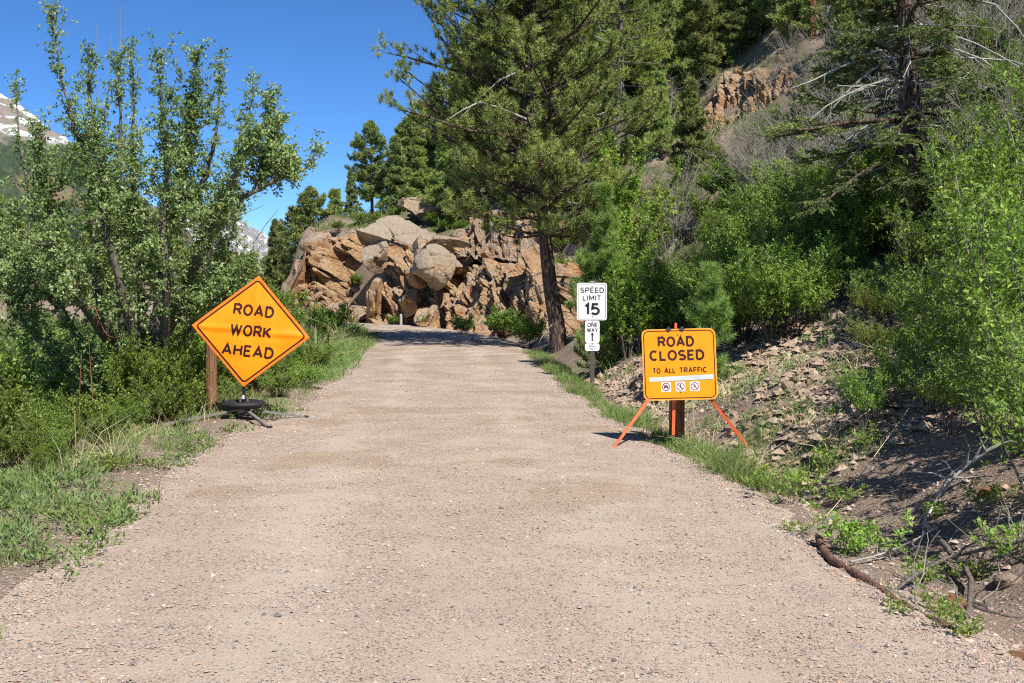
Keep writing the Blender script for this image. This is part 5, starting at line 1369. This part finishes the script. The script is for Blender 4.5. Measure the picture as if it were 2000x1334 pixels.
for (px, py, s_, lb) in [(1545, 985, 1.1, 'tallest leafy sprig at the gravel edge right of the square sign'), (1490, 965, .7, 'leafy sprig at the gravel edge, left of the tallest one'), (1470, 955, .5, 'smallest sprig at the gravel edge near the grass'), (1608, 912, .8, 'leafy sprig alone on the bare dirt bank'), (1652, 985, .6, 'little sprig on the dirt bank beneath a dry stalk'),
                         (1640, 1075, .9, 'spreading leafy plant above the fallen reddish log'), (1690, 1080, .9, 'leafy plant between the fallen log and the grey branch'), (1790, 1140, .6, 'bright leafy plant right of the middle of the fallen log'), (1745, 1205, .45, 'leafy plant growing over the fallen log'), (1850, 1245, .6, 'leafy plant at the lower end of the fallen log'), (1830, 1205, .5, 'leafy plant left of the rusty orange rock'),
                         (1985, 1090, .9, 'sprig of green leaves by the right edge below the dark bank'), (1880, 1140, .6, 'leafy sprig on the dark bank behind the rusty rock'), (1560, 1045, .4, 'small tuft of leaves where the gravel meets the bank'), (1690, 870, .6, 'small leafy sprig below the isolated scree shrub'), (1820, 1010, .5, 'small sprig in the shade of the bank'), (1935, 1000, .8, 'leafy sprig under the overhanging shrubs')]:
    plant('sprig', on(px, py), s_, lb, None, 'plant')
# understorey at the left
G6 = 'green bushes beneath the large left tree'
L6 = 'low leafy bush in the green undergrowth beneath the large left tree'
for k in range(92):
    Y = rs.uniform(13.0, 27); e = rs.uniform(0.9, 6.5) if k > 20 else rs.uniform(0.8, 2.2)
    i = np.argmin(np.abs(_RP[:, 1] - Y) + (_RP[:, 0] < -6) * 99)
    x = _RP[i, 0] - _RH[i] - e
    px = x / Y * FPX + 1000
    if px > 330 and px < 450 and Y < 18.4: continue
    if 440 < px < 560 and Y < 19.0: continue
    if Y < 17 and e < 2.0: continue
    plant(['lowgreen', 'lowgreen_b', 'green_b', 'green_a'][rs.integers(4)] if e > 1.8 else ['lowgreen', 'lowgreen_b'][rs.integers(2)], gp(x, Y), rs.uniform(.65, 1.05) * (1 if e > 1.8 else .75), 'low leafy bush under the left tree, ' + ('at the gravel edge' if e < 2 else 'deep in the undergrowth' if e > 4.5 else 'mid undergrowth') + (', near' if Y < 17 else ', level with the sign' if Y < 21 else ', beyond the sign'), G6)
for (px, Y, s_, k_) in [(20, 22, 1.3, 'green_c'), (90, 23, 1.2, 'green_b'), (-40, 20, 1.4, 'green_a'), (160, 24, 1.2, 'green_c'), (400, 25, 1.2, 'green_b'), (450, 26, 1.1, 'green_c'), (350, 24, 1.1, 'green_a'), (520, 30, .9, 'green_b'), (470, 34, .9, 'green_c'), (420, 38, 1.0, 'green_a'), (540, 38, .9, 'green_b'), (380, 44, 1.1, 'green_c'), (480, 50, 1.0, 'far_green'), (540, 54, 1.2, 'far_green'), (570, 44, .9, 'far_green'), (320, 40, 1.1, 'green_c'), (220, 32, 1.2, 'green_a'), (120, 36, 1.3, 'green_c'), (40, 34, 1.4, 'green_a'), (590, 36, .6, 'green_b'), (560, 28, .6, 'lowgreen'),
                        (600, 26.5, .8, 'lowgreen'), (570, 25, .8, 'lowgreen_b'), (540, 23.5, .8, 'lowgreen'), (520, 22, .8, 'lowgreen_b'), (625, 27.5, .6, 'lowgreen_b')]:
    plant(k_, gp(atY(px, Y), Y), s_, 'leafy bush filling the space behind and beside the orange diamond sign', 'bushes behind the diamond sign')
for (px, Y, s_, lb) in [(330, 18.8, .55, 'low bush left of the wooden post behind the diamond sign'), (375, 19.6, .6, 'low bush directly left of the weathered post'), (440, 19.8, .5, 'low bush behind the black stand of the diamond sign'), (540, 20.6, .55, 'low bush right of the black stand of the diamond sign'), (585, 22.5, .6, 'bush at the gravel edge right of the diamond sign'), (300, 17.2, .5, 'low leafy bush in front of the crab apple trunks'), (250, 16.2, .5, 'leafy bush left of the weeds by the diamond sign'), (190, 15.4, .5, 'leafy bush at the front of the undergrowth, left side'), (120, 14.6, .5, 'leafy bush behind the bright green plant'), (40, 14.0, .55, 'leafy bush nearest the left edge of the photo')]:
    plant('lowgreen' if px % 2 else 'lowgreen_b', gp(atY(px, Y), Y), s_, lb)
plant('lime', gp(atY(105, 12.8), 12.8), .27, 'bright green leafy plant among the grey-green weeds at the left road edge', None, 'plant', zs=.8)
plant('lime', gp(atY(60, 12.4), 12.4), .22, 'second bright green plant, nearer the left edge of the photo', None, 'plant', zs=.8)
plant('sprig', gp(atY(185, 12.6), 12.6), .7, 'small yellowish sprig at the front of the weeds', None, 'plant')

# ------------------------------------------------------------------ grass, weeds, litter (uncountable)
def blades(X, Y, hgt, w, rg, mat, name, kind='stuff', lean=0.35):
    n = len(X); Zb = H(X, Y) - 0.01
    d = nrm(np.stack([rg.normal(0, lean, n), rg.normal(0, lean, n), np.ones(n)], 1)); hh = np.broadcast_to(hgt, n)[:, None] * np.clip(1 + 1.1 * fbm(X * 1.1, Y * 1.1, o=3, seed=91), .45, 2.4)[:, None]
    s_ = nrm(np.cross(d, rg.normal(size=(n, 3)))) * (np.broadcast_to(w, n)[:, None] / 2)
    b_ = np.stack([X, Y, Zb], 1); md = b_ + d * hh * 0.55; tip = b_ + d * hh + np.stack([d[:, 0], d[:, 1], -0.25 * np.hypot(d[:, 0], d[:, 1])], 1) * hh * 0.7
    V = np.stack([b_ - s_, b_ + s_, md + s_ * 0.8, md - s_ * 0.8, tip], 1).reshape(-1, 3)
    i = np.arange(n)[:, None] * 5
    return [(V, i + np.array([[0, 1, 2, 3]]), 0), (V[:0], np.zeros((0, 3), int), 0)], (V, i, mat, name)
def make_blades(name, X, Y, hgt, w, rg, mat, lean=0.35):
    n = len(X); _, (V, i, _, _) = blades(X, Y, hgt, w, rg, mat, name, lean=lean)
    me = make_mesh(name, [(V, i + np.array([[0, 1, 2, 3]]), 0)], mat)
    F3 = i + np.array([[3, 2, 4]])
    me2 = bpy.data.meshes.new(name)
    chunks = [(V, i + np.array([[0, 1, 2, 3]]), 0), (V.reshape(-1, 5, 3)[:, [3, 2, 4]].reshape(-1, 3), np.arange(n * 3).reshape(n, 3), 0)]
    bpy.data.meshes.remove(me); bpy.data.meshes.remove(me2)
    return tag(link(name, make_mesh(name, chunks, mat)), kind='stuff')
def scatter_road(n, Y0, Y1, off0, off1, side, rg, pw=1.0, yp=1.0):
    Y = Y0 + (Y1 - Y0) * rg.uniform(0, 1, n) ** yp; o = off0 + (off1 - off0) * rg.uniform(0, 1, n) ** pw
    R2 = RP[RP[:, 0] > -6]; cx = np.interp(Y, R2[:, 1], R2[:, 0]); hw = np.interp(Y, R2[:, 1], R2[:, 2])
    return cx + side * (hw + o), Y
rg = rng(2024)
def keepn(X, Y, thr, sc, seed, soft=0.0):
    m = fbm(X * sc, Y * sc, o=3, seed=seed) + rg.uniform(-soft, soft, len(X)) > thr
    return X[m], Y[m]
def clump(X, Y, k, r, rg): return (np.repeat(X, k) + rg.normal(0, r, len(X) * k), np.repeat(Y, k) + rg.normal(0, r, len(X) * k))
# left verge
X, Y = scatter_road(2300, 7, 26, 0.15, 5.5, -1, rg, 1.0, 1.3); X, Y = keepn(X, Y, 0.08, 1.3, 7); Xc, Yc = clump(X, Y, 16, 0.05, rg)
make_blades('verge_grass', Xc, Yc, rg.uniform(.06, .20, len(Xc)), .007, rg, M_GRASS)
X, Y = scatter_road(170, 12, 30, 0.5, 2.6, -1, rg, 1.0, 1.0); Xc, Yc = clump(X, Y, 8, 0.05, rg)
make_blades('dry_grass', Xc, Yc, rg.uniform(.12, .38, len(Xc)), .005, rg, M_DRY, 0.5)
# grass towards the bend on the left
X, Y = scatter_road(2400, 24, 56, -0.15, 4.0, -1, rg, 1.2, 0.8); X, Y = keepn(X, Y, -0.35, .7, 17); Xc, Yc = clump(X, Y, 14, 0.09, rg)
make_blades('bend_grass', Xc, Yc, rg.uniform(.10, .28, len(Xc)), .016, rg, M_GRASS)
X, Y = scatter_road(420, 26, 50, 0.8, 4.0, -1, rg); Xc, Yc = clump(X, Y, 10, 0.09, rg)
make_blades('dry_bend_grass', Xc, Yc, rg.uniform(.2, .5, len(Xc)), .014, rg, M_DRY, 0.5)
# right edge strip and ditch
X, Y = scatter_road(1150, 12.2, 34, -0.05, 0.55, 1, rg, 0.8, 1.0); X, Y = keepn(X, Y, -0.25, .9, 27); Xc, Yc = clump(X, Y, 16, 0.05, rg)
make_blades('ditch_grass', Xc, Yc, rg.uniform(.06, .2, len(Xc)), .009, rg, M_GRASS)
X, Y = scatter_road(220, 13.0, 16, 0.35, 2.0, 1, rg, 1.3, 1.0); X, Y = keepn(X, Y, -0.2, 1.0, 37); Xc, Yc = clump(X, Y, 16, 0.06, rg)
make_blades('bank_grass', Xc, Yc, rg.uniform(.06, .18, len(Xc)), .007, rg, M_GRASS)
X, Y = scatter_road(130, 13.6, 21, 0.4, 3.2, 1, rg); Xc, Yc = clump(X, Y, 12, 0.06, rg)
make_blades('dry_bank_grass', Xc, Yc, rg.uniform(.12, .36, len(Xc)), .006, rg, M_DRY, 0.5)
X, Y = scatter_road(900, 20, 44, 0.9, 5.0, 1, rg); X, Y = keepn(X, Y, 0.1, .6, 47, .2); Xc, Yc = clump(X, Y, 12, 0.09, rg)
make_blades('scree_grass', Xc, Yc, rg.uniform(.08, .26, len(Xc)), .013, rg, M_GRASS)
# slopes above: coarse tufts over hillside and outcrop ledges
n = 26000; X = rg.uniform(-13, 40, n); Y = rg.uniform(24, 96, n); s_, hw_, t_ = road_coord(X, Y); m = (s_ - hw_ > 2.2)
X, Y = X[m], Y[m]; X, Y = keepn(X, Y, -0.12, .35, 57, .15); Xc, Yc = clump(X, Y, 5, 0.16, rg)
make_blades('hillside_grass', Xc, Yc, rg.uniform(.14, .42, len(Xc)), .045, rg, M_GRASS, 0.5)
n = 9000; X = rg.uniform(-70, -5, n); Y = rg.uniform(24, 130, n); s_, hw_, t_ = road_coord(X, Y); m = (-s_ - hw_ > 0.5)
X, Y = X[m], Y[m]; Xc, Yc = clump(X, Y, 8, 0.3, rg)
make_blades('meadow_grass', Xc, Yc, rg.uniform(.25, .7, len(Xc)), .07, rg, M_GRASS, 0.5)
# grey-green weeds along the left edge
X, Y = scatter_road(1500, 6.6, 19, -0.2, 4.2, -1, rg, 1.0, 1.0); X, Y = keepn(X, Y, -0.22, 1.1, 67)
k = 34; n = len(X) * k; Xc = np.repeat(X, k) + rg.normal(0, .075, n); Yc = np.repeat(Y, k) + rg.normal(0, .075, n)
Zc = H(Xc, Yc) + rg.uniform(0.0, .14, n) * np.exp(-(((Xc - np.repeat(X, k)) ** 2 + (Yc - np.repeat(Y, k)) ** 2) / .012))
Dl = nrm(np.stack([Xc - np.repeat(X, k), Yc - np.repeat(Y, k), rg.uniform(.02, .16, n)], 1) + rg.normal(0, .04, (n, 3))); Nl = nrm(np.stack([rg.normal(0, .3, n), rg.normal(0, .3, n) - .2, np.ones(n)], 1))
tag(link('weeds', make_mesh('weeds', [leaves(np.stack([Xc, Yc, Zc], 1), Dl, Nl, rg.uniform(.04, .10, n), rg.uniform(.014, .028, n))], M_WEED)), kind='stuff')
# weeds on the scree side
X, Y = scatter_road(160, 14, 21, 1.2, 4.2, 1, rg); X, Y = keepn(X, Y, -0.1, 1.1, 77)
k = 26; n = len(X) * k; Xc = np.repeat(X, k) + rg.normal(0, .07, n); Yc = np.repeat(Y, k) + rg.normal(0, .07, n); Zc = H(Xc, Yc) + rg.uniform(0, .12, n)
tag(link('scree_weeds', make_mesh('scree_weeds', [leaves(np.stack([Xc, Yc, Zc], 1), nrm(rg.normal(0, 1, (n, 3)) * [1, 1, .3] + [0, 0, .7]), nrm(rg.normal(0, .4, (n, 3)) + [0, -.2, 1]), rg.uniform(.05, .12, n), rg.uniform(.012, .024, n))], M_WEED)), kind='stuff')

# ------------------------------------------------------------------ stones, gravel
def stone_field(name, X, Y, r, rg, mat, flat=0.6, sink=0.35, zfun=None, big=False):
    """many small angular stones in one mesh (stuff)"""
    n = len(X); base = np.array([[1, 0, 0], [-1, 0, 0], [0, 1, 0], [0, -1, 0], [0, 0, 1], [0, 0, -1]], float)
    F8 = np.array([[0, 2, 4], [2, 1, 4], [1, 3, 4], [3, 0, 4], [2, 0, 5], [1, 2, 5], [3, 1, 5], [0, 3, 5]])
    V = base[None] * (1 + rg.uniform(-.35, .25, (n, 6, 1))) + rg.normal(0, .22, (n, 6, 3))
    V[:, :, 2] *= flat; a = rg.uniform(0, 6.28, n); c, s_ = np.cos(a)[:, None], np.sin(a)[:, None]
    V = np.stack([V[..., 0] * c - V[..., 1] * s_, V[..., 0] * s_ + V[..., 1] * c, V[..., 2]], -1) * np.broadcast_to(r, n)[:, None, None]
    Zb = (H(X, Y) if zfun is None else zfun(X, Y)) + np.broadcast_to(r, n) * flat * (1 - 2 * sink)
    V = V + np.stack([X, Y, Zb], 1)[:, None]
    if not big: F8 = F8[:4]                       # the undersides lie in the ground
    Fq = (np.arange(n)[:, None, None] * 6 + F8[None]).reshape(-1, 3)
    return tag(link(name, make_mesh(name, [(V.reshape(-1, 3), Fq, 0)], mat)), kind='stuff')
m, nt, out = new_mat('pebbles'); q = NT(nt)
g_ = q.n('ShaderNodeNewGeometry')
col = q.ramp(g_.outputs['Random Per Island'], [(0.0, (0.12, 0.12, 0.125)), (0.07, (0.22, 0.20, 0.20)), (0.2, (0.36, 0.30, 0.26)), (0.5, (0.44, 0.34, 0.28)), (0.68, (0.40, 0.26, 0.21)), (0.86, (0.52, 0.43, 0.36)), (0.93, (0.45, 0.26, 0.14)), (1.0, (0.66, 0.60, 0.55))])
q.l(q.bsdf(col, 0.85, None, 0.25), out.inputs[0]); M_PEB = m
from mathutils.bvhtree import BVHTree
_rv = np.stack([X * 0, X * 0], 1) if False else None
_RX = None
def road_height(x, y):
    R2 = RP; 
    s, hw, t = road_coord(x, y); o = np.abs(s) - hw
    z = 0.012 + 0.03 * (1 - (s / hw) ** 2) + fbm(x * 0.6, y * 0.25, o=3, seed=50) * 0.012 + fbm(x * 4, y * 4, o=3, seed=51) * 0.006
    rag_ = fbm(x * 0.9, y * 0.9, o=4, seed=44) * 0.15 + fbm(x * 5, y * 5, o=3, seed=45) * 0.06
    z = z - 0.30 * np.maximum(0, o + rag_ - 0.02) - 1.3 * np.maximum(0, o + rag_ - 0.16) - 0.02 * sst(-0.3, 0.3, o + rag_)
    return np.maximum(z, H(x, y))
rg = rng(31337)
n = 120000; Yq = 5.2 + (30 - 5.2) * rg.uniform(0, 1, n) ** 1.9; uq = rg.uniform(-1.03, 1.03, n)
R2 = RP[RP[:, 0] > -6]; Xq = np.interp(Yq, R2[:, 1], R2[:, 0]) + uq * np.interp(Yq, R2[:, 1], R2[:, 2])
dens = fbm(Xq * 0.8, Yq * 0.45, o=3, seed=61) + 0.35 * np.abs(uq) ** 3
mk = dens + rg.uniform(-.9, .9, n) > -0.25; Xq, Yq = Xq[mk], Yq[mk]
rr = np.clip(rg.lognormal(-5.1, 0.45, len(Xq)), .003, .030)
stone_field('loose_gravel', Xq, Yq, rr, rg, M_PEB, .55, .30, road_height)
n = 42000; Yq = 5.5 + 22 * rg.uniform(0, 1, n) ** 1.5; o = np.where(rg.uniform(size=n) < .5, rg.exponential(.35, n) - .25, rg.uniform(-.2, 4.5, n))
Xq = np.interp(Yq, R2[:, 1], R2[:, 0]) + np.interp(Yq, R2[:, 1], R2[:, 2]) + o
stone_field('bank_gravel', Xq, Yq, np.clip(rg.lognormal(-4.6, .55, n), .005, .06) * np.where(o < .6, .55, 1), rg, M_PEB, .6, .35, road_height)
n = 15000; Yq = 6 + 18 * rg.uniform(0, 1, n); o = rg.exponential(.6, n) - .25
Xq = np.interp(Yq, R2[:, 1], R2[:, 0]) - np.interp(Yq, R2[:, 1], R2[:, 2]) - o
stone_field('verge_gravel', Xq, Yq, np.clip(rg.lognormal(-4.9, .45, n), .004, .03), rg, M_PEB, .6, .35, road_height)
n = 15000; Yq = rg.uniform(13, 27, n); o = rg.uniform(.9, 5.2, n)
Xq = np.interp(Yq, R2[:, 1], R2[:, 0]) + np.interp(Yq, R2[:, 1], R2[:, 2]) + o
mk = fbm(Xq * .7, Yq * .7, o=3, seed=5) > -.25
stone_field('scree_rubble', Xq[mk], Yq[mk], np.clip(rg.lognormal(-3.45, .6, mk.sum()), .012, .14), rg, M_STONE, .6, .3)
# countable stones on the scree bank
STN = [make_mesh('stone', [(*rock_geo(500 + i, 2, 8, (1, rng(i).uniform(.6, 1), rng(i + 50).uniform(.35, .7)), .03), 0)], M_STONE) for i in range(8)]
def stone(px, py, w, label, group=None, mat=None, seed=None, hz=.6):
    p = on(px, py); r_ = w / 2 * p.y / FPX
    if mat is not None or seed is not None:
        me = make_mesh('stone', [(*rock_geo(seed or 600, 4, 11, (1, .8, hz), .03, frac=.12), 0)], mat or M_STONE)
    else: me = STN[rg.integers(8)]
    o = link('stone', me, None, p + Vector((0, 0, r_ * .15)), (rg.normal(0, .35), rg.normal(0, .35), rg.uniform(0, 6.28)), r_)
    return tag(o, label, 'stone', group)
LS = 'loose pale stone lying on the rubbly scree bank right of the square orange sign'
for k in range(200):
    u_ = rg.uniform(0, 1); px = 1410 + 300 * u_ + rg.normal(0, 14); py = 790 - 170 * u_ + rg.uniform(-25, 110) * (1 - .4 * u_)
    stone(px, py, float(np.clip(rg.lognormal(2.75, .4), 9, 36)), LS, 'loose stones on the scree bank')
for k in range(26):
    px = rg.uniform(1150, 1290); py = 745 + (px - 1110) * .55 + rg.uniform(10, 60)
    stone(px, min(py, 850), rg.uniform(8, 20), 'small pale stone in the gravelly ditch between the two right-hand signs', 'stones in the ditch')
for (px, py, w, lb) in [(1415, 768, 28, 'pale stone touching the lower right corner of the square orange sign'), (1285, 880, 34, 'flat pale stone at the foot of the wooden post'), (1268, 890, 22, 'small white stone beside the flat one at the wooden post'), (1208, 808, 34, 'whitish block of stone in the ditch left of the square orange sign'), (1183, 765, 20, 'small whitish stone at the ditch near the speed limit post'),
                        (1512, 888, 26, 'flat tan stone on the grass right of the orange leg tip'), (1655, 872, 22, 'tan stone on the dirt below the isolated scree shrub'), (1550, 860, 30, 'rounded tan stone on the lower scree'), (1565, 820, 40, 'long flat tan slab on the lower scree'), (1640, 745, 46, 'flat grey slab in the middle of the scree'),
                        (1520, 738, 40, 'orange-tan blocky stone on the upper left of the scree'), (1648, 700, 48, 'broad tan slab high on the scree'), (1690, 590, 34, 'pinkish rock poking out at the top of the scree'), (1760, 590, 24, 'small reddish rock among roots above the scree')]:
    stone(px, py, w, lb, None, None, int(px), .5)
stone(1862, 1185, 74, 'rusty orange rock at the foot of the bank beside the grey branch', None, M_REDSTONE, 601, .9)
stone(1970, 1135, 66, 'dark rock in the shade by the right edge, above the pebbly bank foot', None, M_STONE, 602, .6)
stone(1930, 965, 50, 'reddish rock half buried in the shaded bank near the right edge', None, M_REDSTONE, 603, .6)
stone(1985, 1285, 44, 'ochre stone at the bottom right corner beside the gravel', None, M_REDSTONE, 604, .5)
stone(1905, 1245, 34, 'blue-grey stone at the lower end of the grey branch', None, M_STONE, 605, .5)
stone(137, 1276, 15, 'small bright orange stone alone on the near left gravel', None, M_REDSTONE, 606, .6)
stone(170, 872, 60, 'low grey boulder half hidden in weeds at the left', None, M_GREYROCK, 607, .35)

# ------------------------------------------------------------------ fallen wood
def stick(name, pts, r0, r1, mat, label, cat='branch', group=None, lift=0.0, knots=0, seed=1, k=26, s=8):
    P_ = []
    for p in pts:
        v = on(p[0], p[1]); P_.append([v.x, v.y, v.z + (p[2] if len(p) > 2 else r0 * .8)])
    o_ = np.array(P_[0]); P_ = lerp_path(np.array(P_) - o_, k); rg_ = rng(seed)
    P_[1:-1] += rg_.normal(0, r0 * .10, (k - 2, 3))
    rad = np.linspace(r0, r1, k) * (1 + (.12 if k < 20 else .05) * rg_.normal(size=k))
    t = thing(name, label, cat, tuple(o_), group=group)
    link('wood', make_mesh('wood', [tubes(P_[None], rad[None], s)], mat, True), t)
    if knots:
        S_, T_ = sample(P_[None], rg_.uniform(.15, .95, knots), np.zeros(knots, int))
        B_ = grow(S_, nrm(T_ * .6 + unit(knots, rg_) * .8 + [0, 0, .25]), rg_.uniform(.1, .5, knots), 6, rg_, (0, 0, -.1), .22)
        for j in range(knots): link('twig', make_mesh('twig', [tubes(B_[j:j + 1], np.linspace(r1 * .6 + .003, .002, 6)[None], 4)], mat), t)
    return t
M_LOG = bark_mat('peeling_reddish_bark', (0.11, 0.065, 0.05), (0.30, 0.165, 0.11), 16, 1.0, 0.5, 0.01)
stick('fallen_log', [(1598, 1062, .06), (1612, 1088, .03), (1640, 1112, .03), (1672, 1130, .03), (1715, 1160, .03), (1752, 1188, .03), (1800, 1212, .02), (1850, 1240, .02), (1893, 1262, .0)], .030, .044, M_LOG, 'reddish peeling log lying along the edge of the gravel at lower right', 'log', seed=4, knots=0)
stick('grey_branch', [(1832, 1075, .10), (1850, 1095, .1), (1868, 1118, .1), (1882, 1136, .12), (1896, 1160, .1), (1893, 1195, .06), (1888, 1228, .02)], .026, .018, M_BARKG, 'crooked grey branch standing over the rusty orange rock', seed=5, knots=4)
stick('grey_branch', [(1738, 1170, .03), (1790, 1150, .10), (1850, 1132, .16), (1920, 1125, .2), (1990, 1110, .2), (2040, 1095, .2)], .012, .018, M_BARKG, 'long thin grey branch arching across to the right edge above the rusty rock', seed=6, knots=6)
stick('dead_branch', [(1800, 1045, .05), (1830, 1000, .12), (1868, 970, .2), (1905, 950, .25), (1960, 925, .3)], .012, .016, M_DEAD, 'bleached forked branch lying in the shade of the right bank', seed=7, knots=10)
stick('dead_branch', [(1660, 1108, .04), (1720, 1098, .06), (1780, 1080, .1), (1830, 1062, .14)], .008, .008, M_DEAD, 'thin bleached twig crossing the leafy plants above the log', seed=8, knots=6)
stick('dead_branch', [(1780, 1072, .05), (1800, 1100, .05), (1815, 1140, .05)], .007, .004, M_DEAD, 'short bleached twig pointing at the log', seed=9, knots=5)
stick('dry_stalk', [(1615, 1010, .02), (1670, 960, .10), (1730, 900, .22), (1775, 860, .35)], .004, .003, M_DRY, 'long straw-coloured stalk slanting across the dirt bank', 'stalk', seed=10)
stick('dry_stalk', [(1560, 905, .03), (1620, 870, .10), (1700, 835, .2)], .004, .003, M_DRY, 'straw-coloured stalk under the isolated scree shrub', 'stalk', seed=11)
for k in range(22):
    px = rg.uniform(1760, 2010); py = rg.uniform(880, 1230); a = rg.uniform(0, 3.14); L = rg.uniform(30, 95)
    stick('dead_twig', [(px, py, .03), (px + math.cos(a) * L * .5, py - math.sin(a) * L * .25, .09), (px + math.cos(a) * L, py - math.sin(a) * L * .45, .12)], .006, .003, M_TWIG, 'thin grey twig in the litter on the shaded right bank', 'twig', 'dead twigs on the shaded bank', seed=900 + k, k=9, s=4, knots=2)
for k in range(16):
    px = rg.uniform(1150, 1640); py = rg.uniform(760, 900) if px > 1420 else rg.uniform(700, 780); a = rg.uniform(-.4, .9); L = rg.uniform(30, 80)
    stick('dry_stalk', [(px, py, .02), (px + L * .5, py - L * .3 * a, .06), (px + L, py - L * .6 * a, .08)], .004, .002, M_DRY, 'pale dry stalk lying on the scree bank', 'stalk', 'dry stalks on the scree', seed=950 + k, k=8, s=4)
# weathered fallen trunks on the lower slope
for (a, b_, r_, lb) in [((1300, 520), (1345, 455), .10, 'weathered grey fallen trunk slanting up the slope behind the square orange sign'), ((1265, 575), (1330, 510), .07, 'thin grey fallen trunk under the larger one, right of the lime shrubs')]:
    p0, p1 = on(*a), on(*b_); o = thing('fallen_tree', lb, 'fallen tree', p0)
    d_ = np.array(p1 - p0); P_ = lerp_path([[0, 0, .1], d_ * .5 + [0, 0, .3], d_ + [0, 0, .2]], 14)
    link('trunk', make_mesh('trunk', [tubes(P_[None], np.linspace(r_, r_ * .6, 14)[None], 10)], M_TWIG, True), o)
# stake, markers
b = on(1449, 640); t = stick('thin_stake', [(1449, 641, 0), (1449, 640, .5)], .012, .012, M_DRY, 'thin straw-yellow stake standing in front of the green thicket', 'stake', k=4) if False else thing('thin_stake', 'thin straw-yellow stake standing upright against the green thicket', 'stake', b)
hs_ = zat(508, b.y) - b.z
link('rod', make_mesh('rod', [tubes(lerp_path([[0, 0, -.1], [.01, 0, hs_ * .5], [-.03, 0, hs_]], 8)[None], np.full((1, 8), .013), 6)], M_DRY), t)
for (px, Y, w, top, base, lb) in [(783, 53.6, .12, 615, 640, 'short white marker post at the cliff foot, centre of the bend'), (661, 55.5, .10, 612, 632, 'pale marker post at the left end of the bend')]:
    x = atY(px, Y); g = gp(x, Y); hh = zat(top, Y) - g.z; t = thing('white_marker', lb, 'marker post', g)
    link('stub', make_mesh('stub', [c for c in cyl((0, 0, -.1), (0, 0, hh), w / 2, w / 2, 12)], flat_mat('chalky_white', (.42, .39, .34), .8, .2, 8)), t)
    link('cap', make_mesh('cap', [c for c in cyl((0, 0, hh), (0, 0, hh + .04), w / 2 * .8, w / 2 * .5, 12)], M_ALU), t)
# ledges
ledge('red-brown rock ledge high on the slope between the yellow-green pine and the old fir', 1325, 1560, 205, 57, 50, 2.7, 71, .55)
ledge('paler rock band under the high ledge, partly hidden by twigs', 1310, 1440, 300, 50, 46, 2.0, 72, .9, (1.4, .5), .35)
ledge('long tan rock face behind the fir branches, right of the high ledge', 1500, 1720, 180, 52, 44, 1.6, 73, .8)
ledge('steep brown rock slab at the top edge of the slope', 1490, 1545, 60, 62, 60, 3.2, 74, .7)
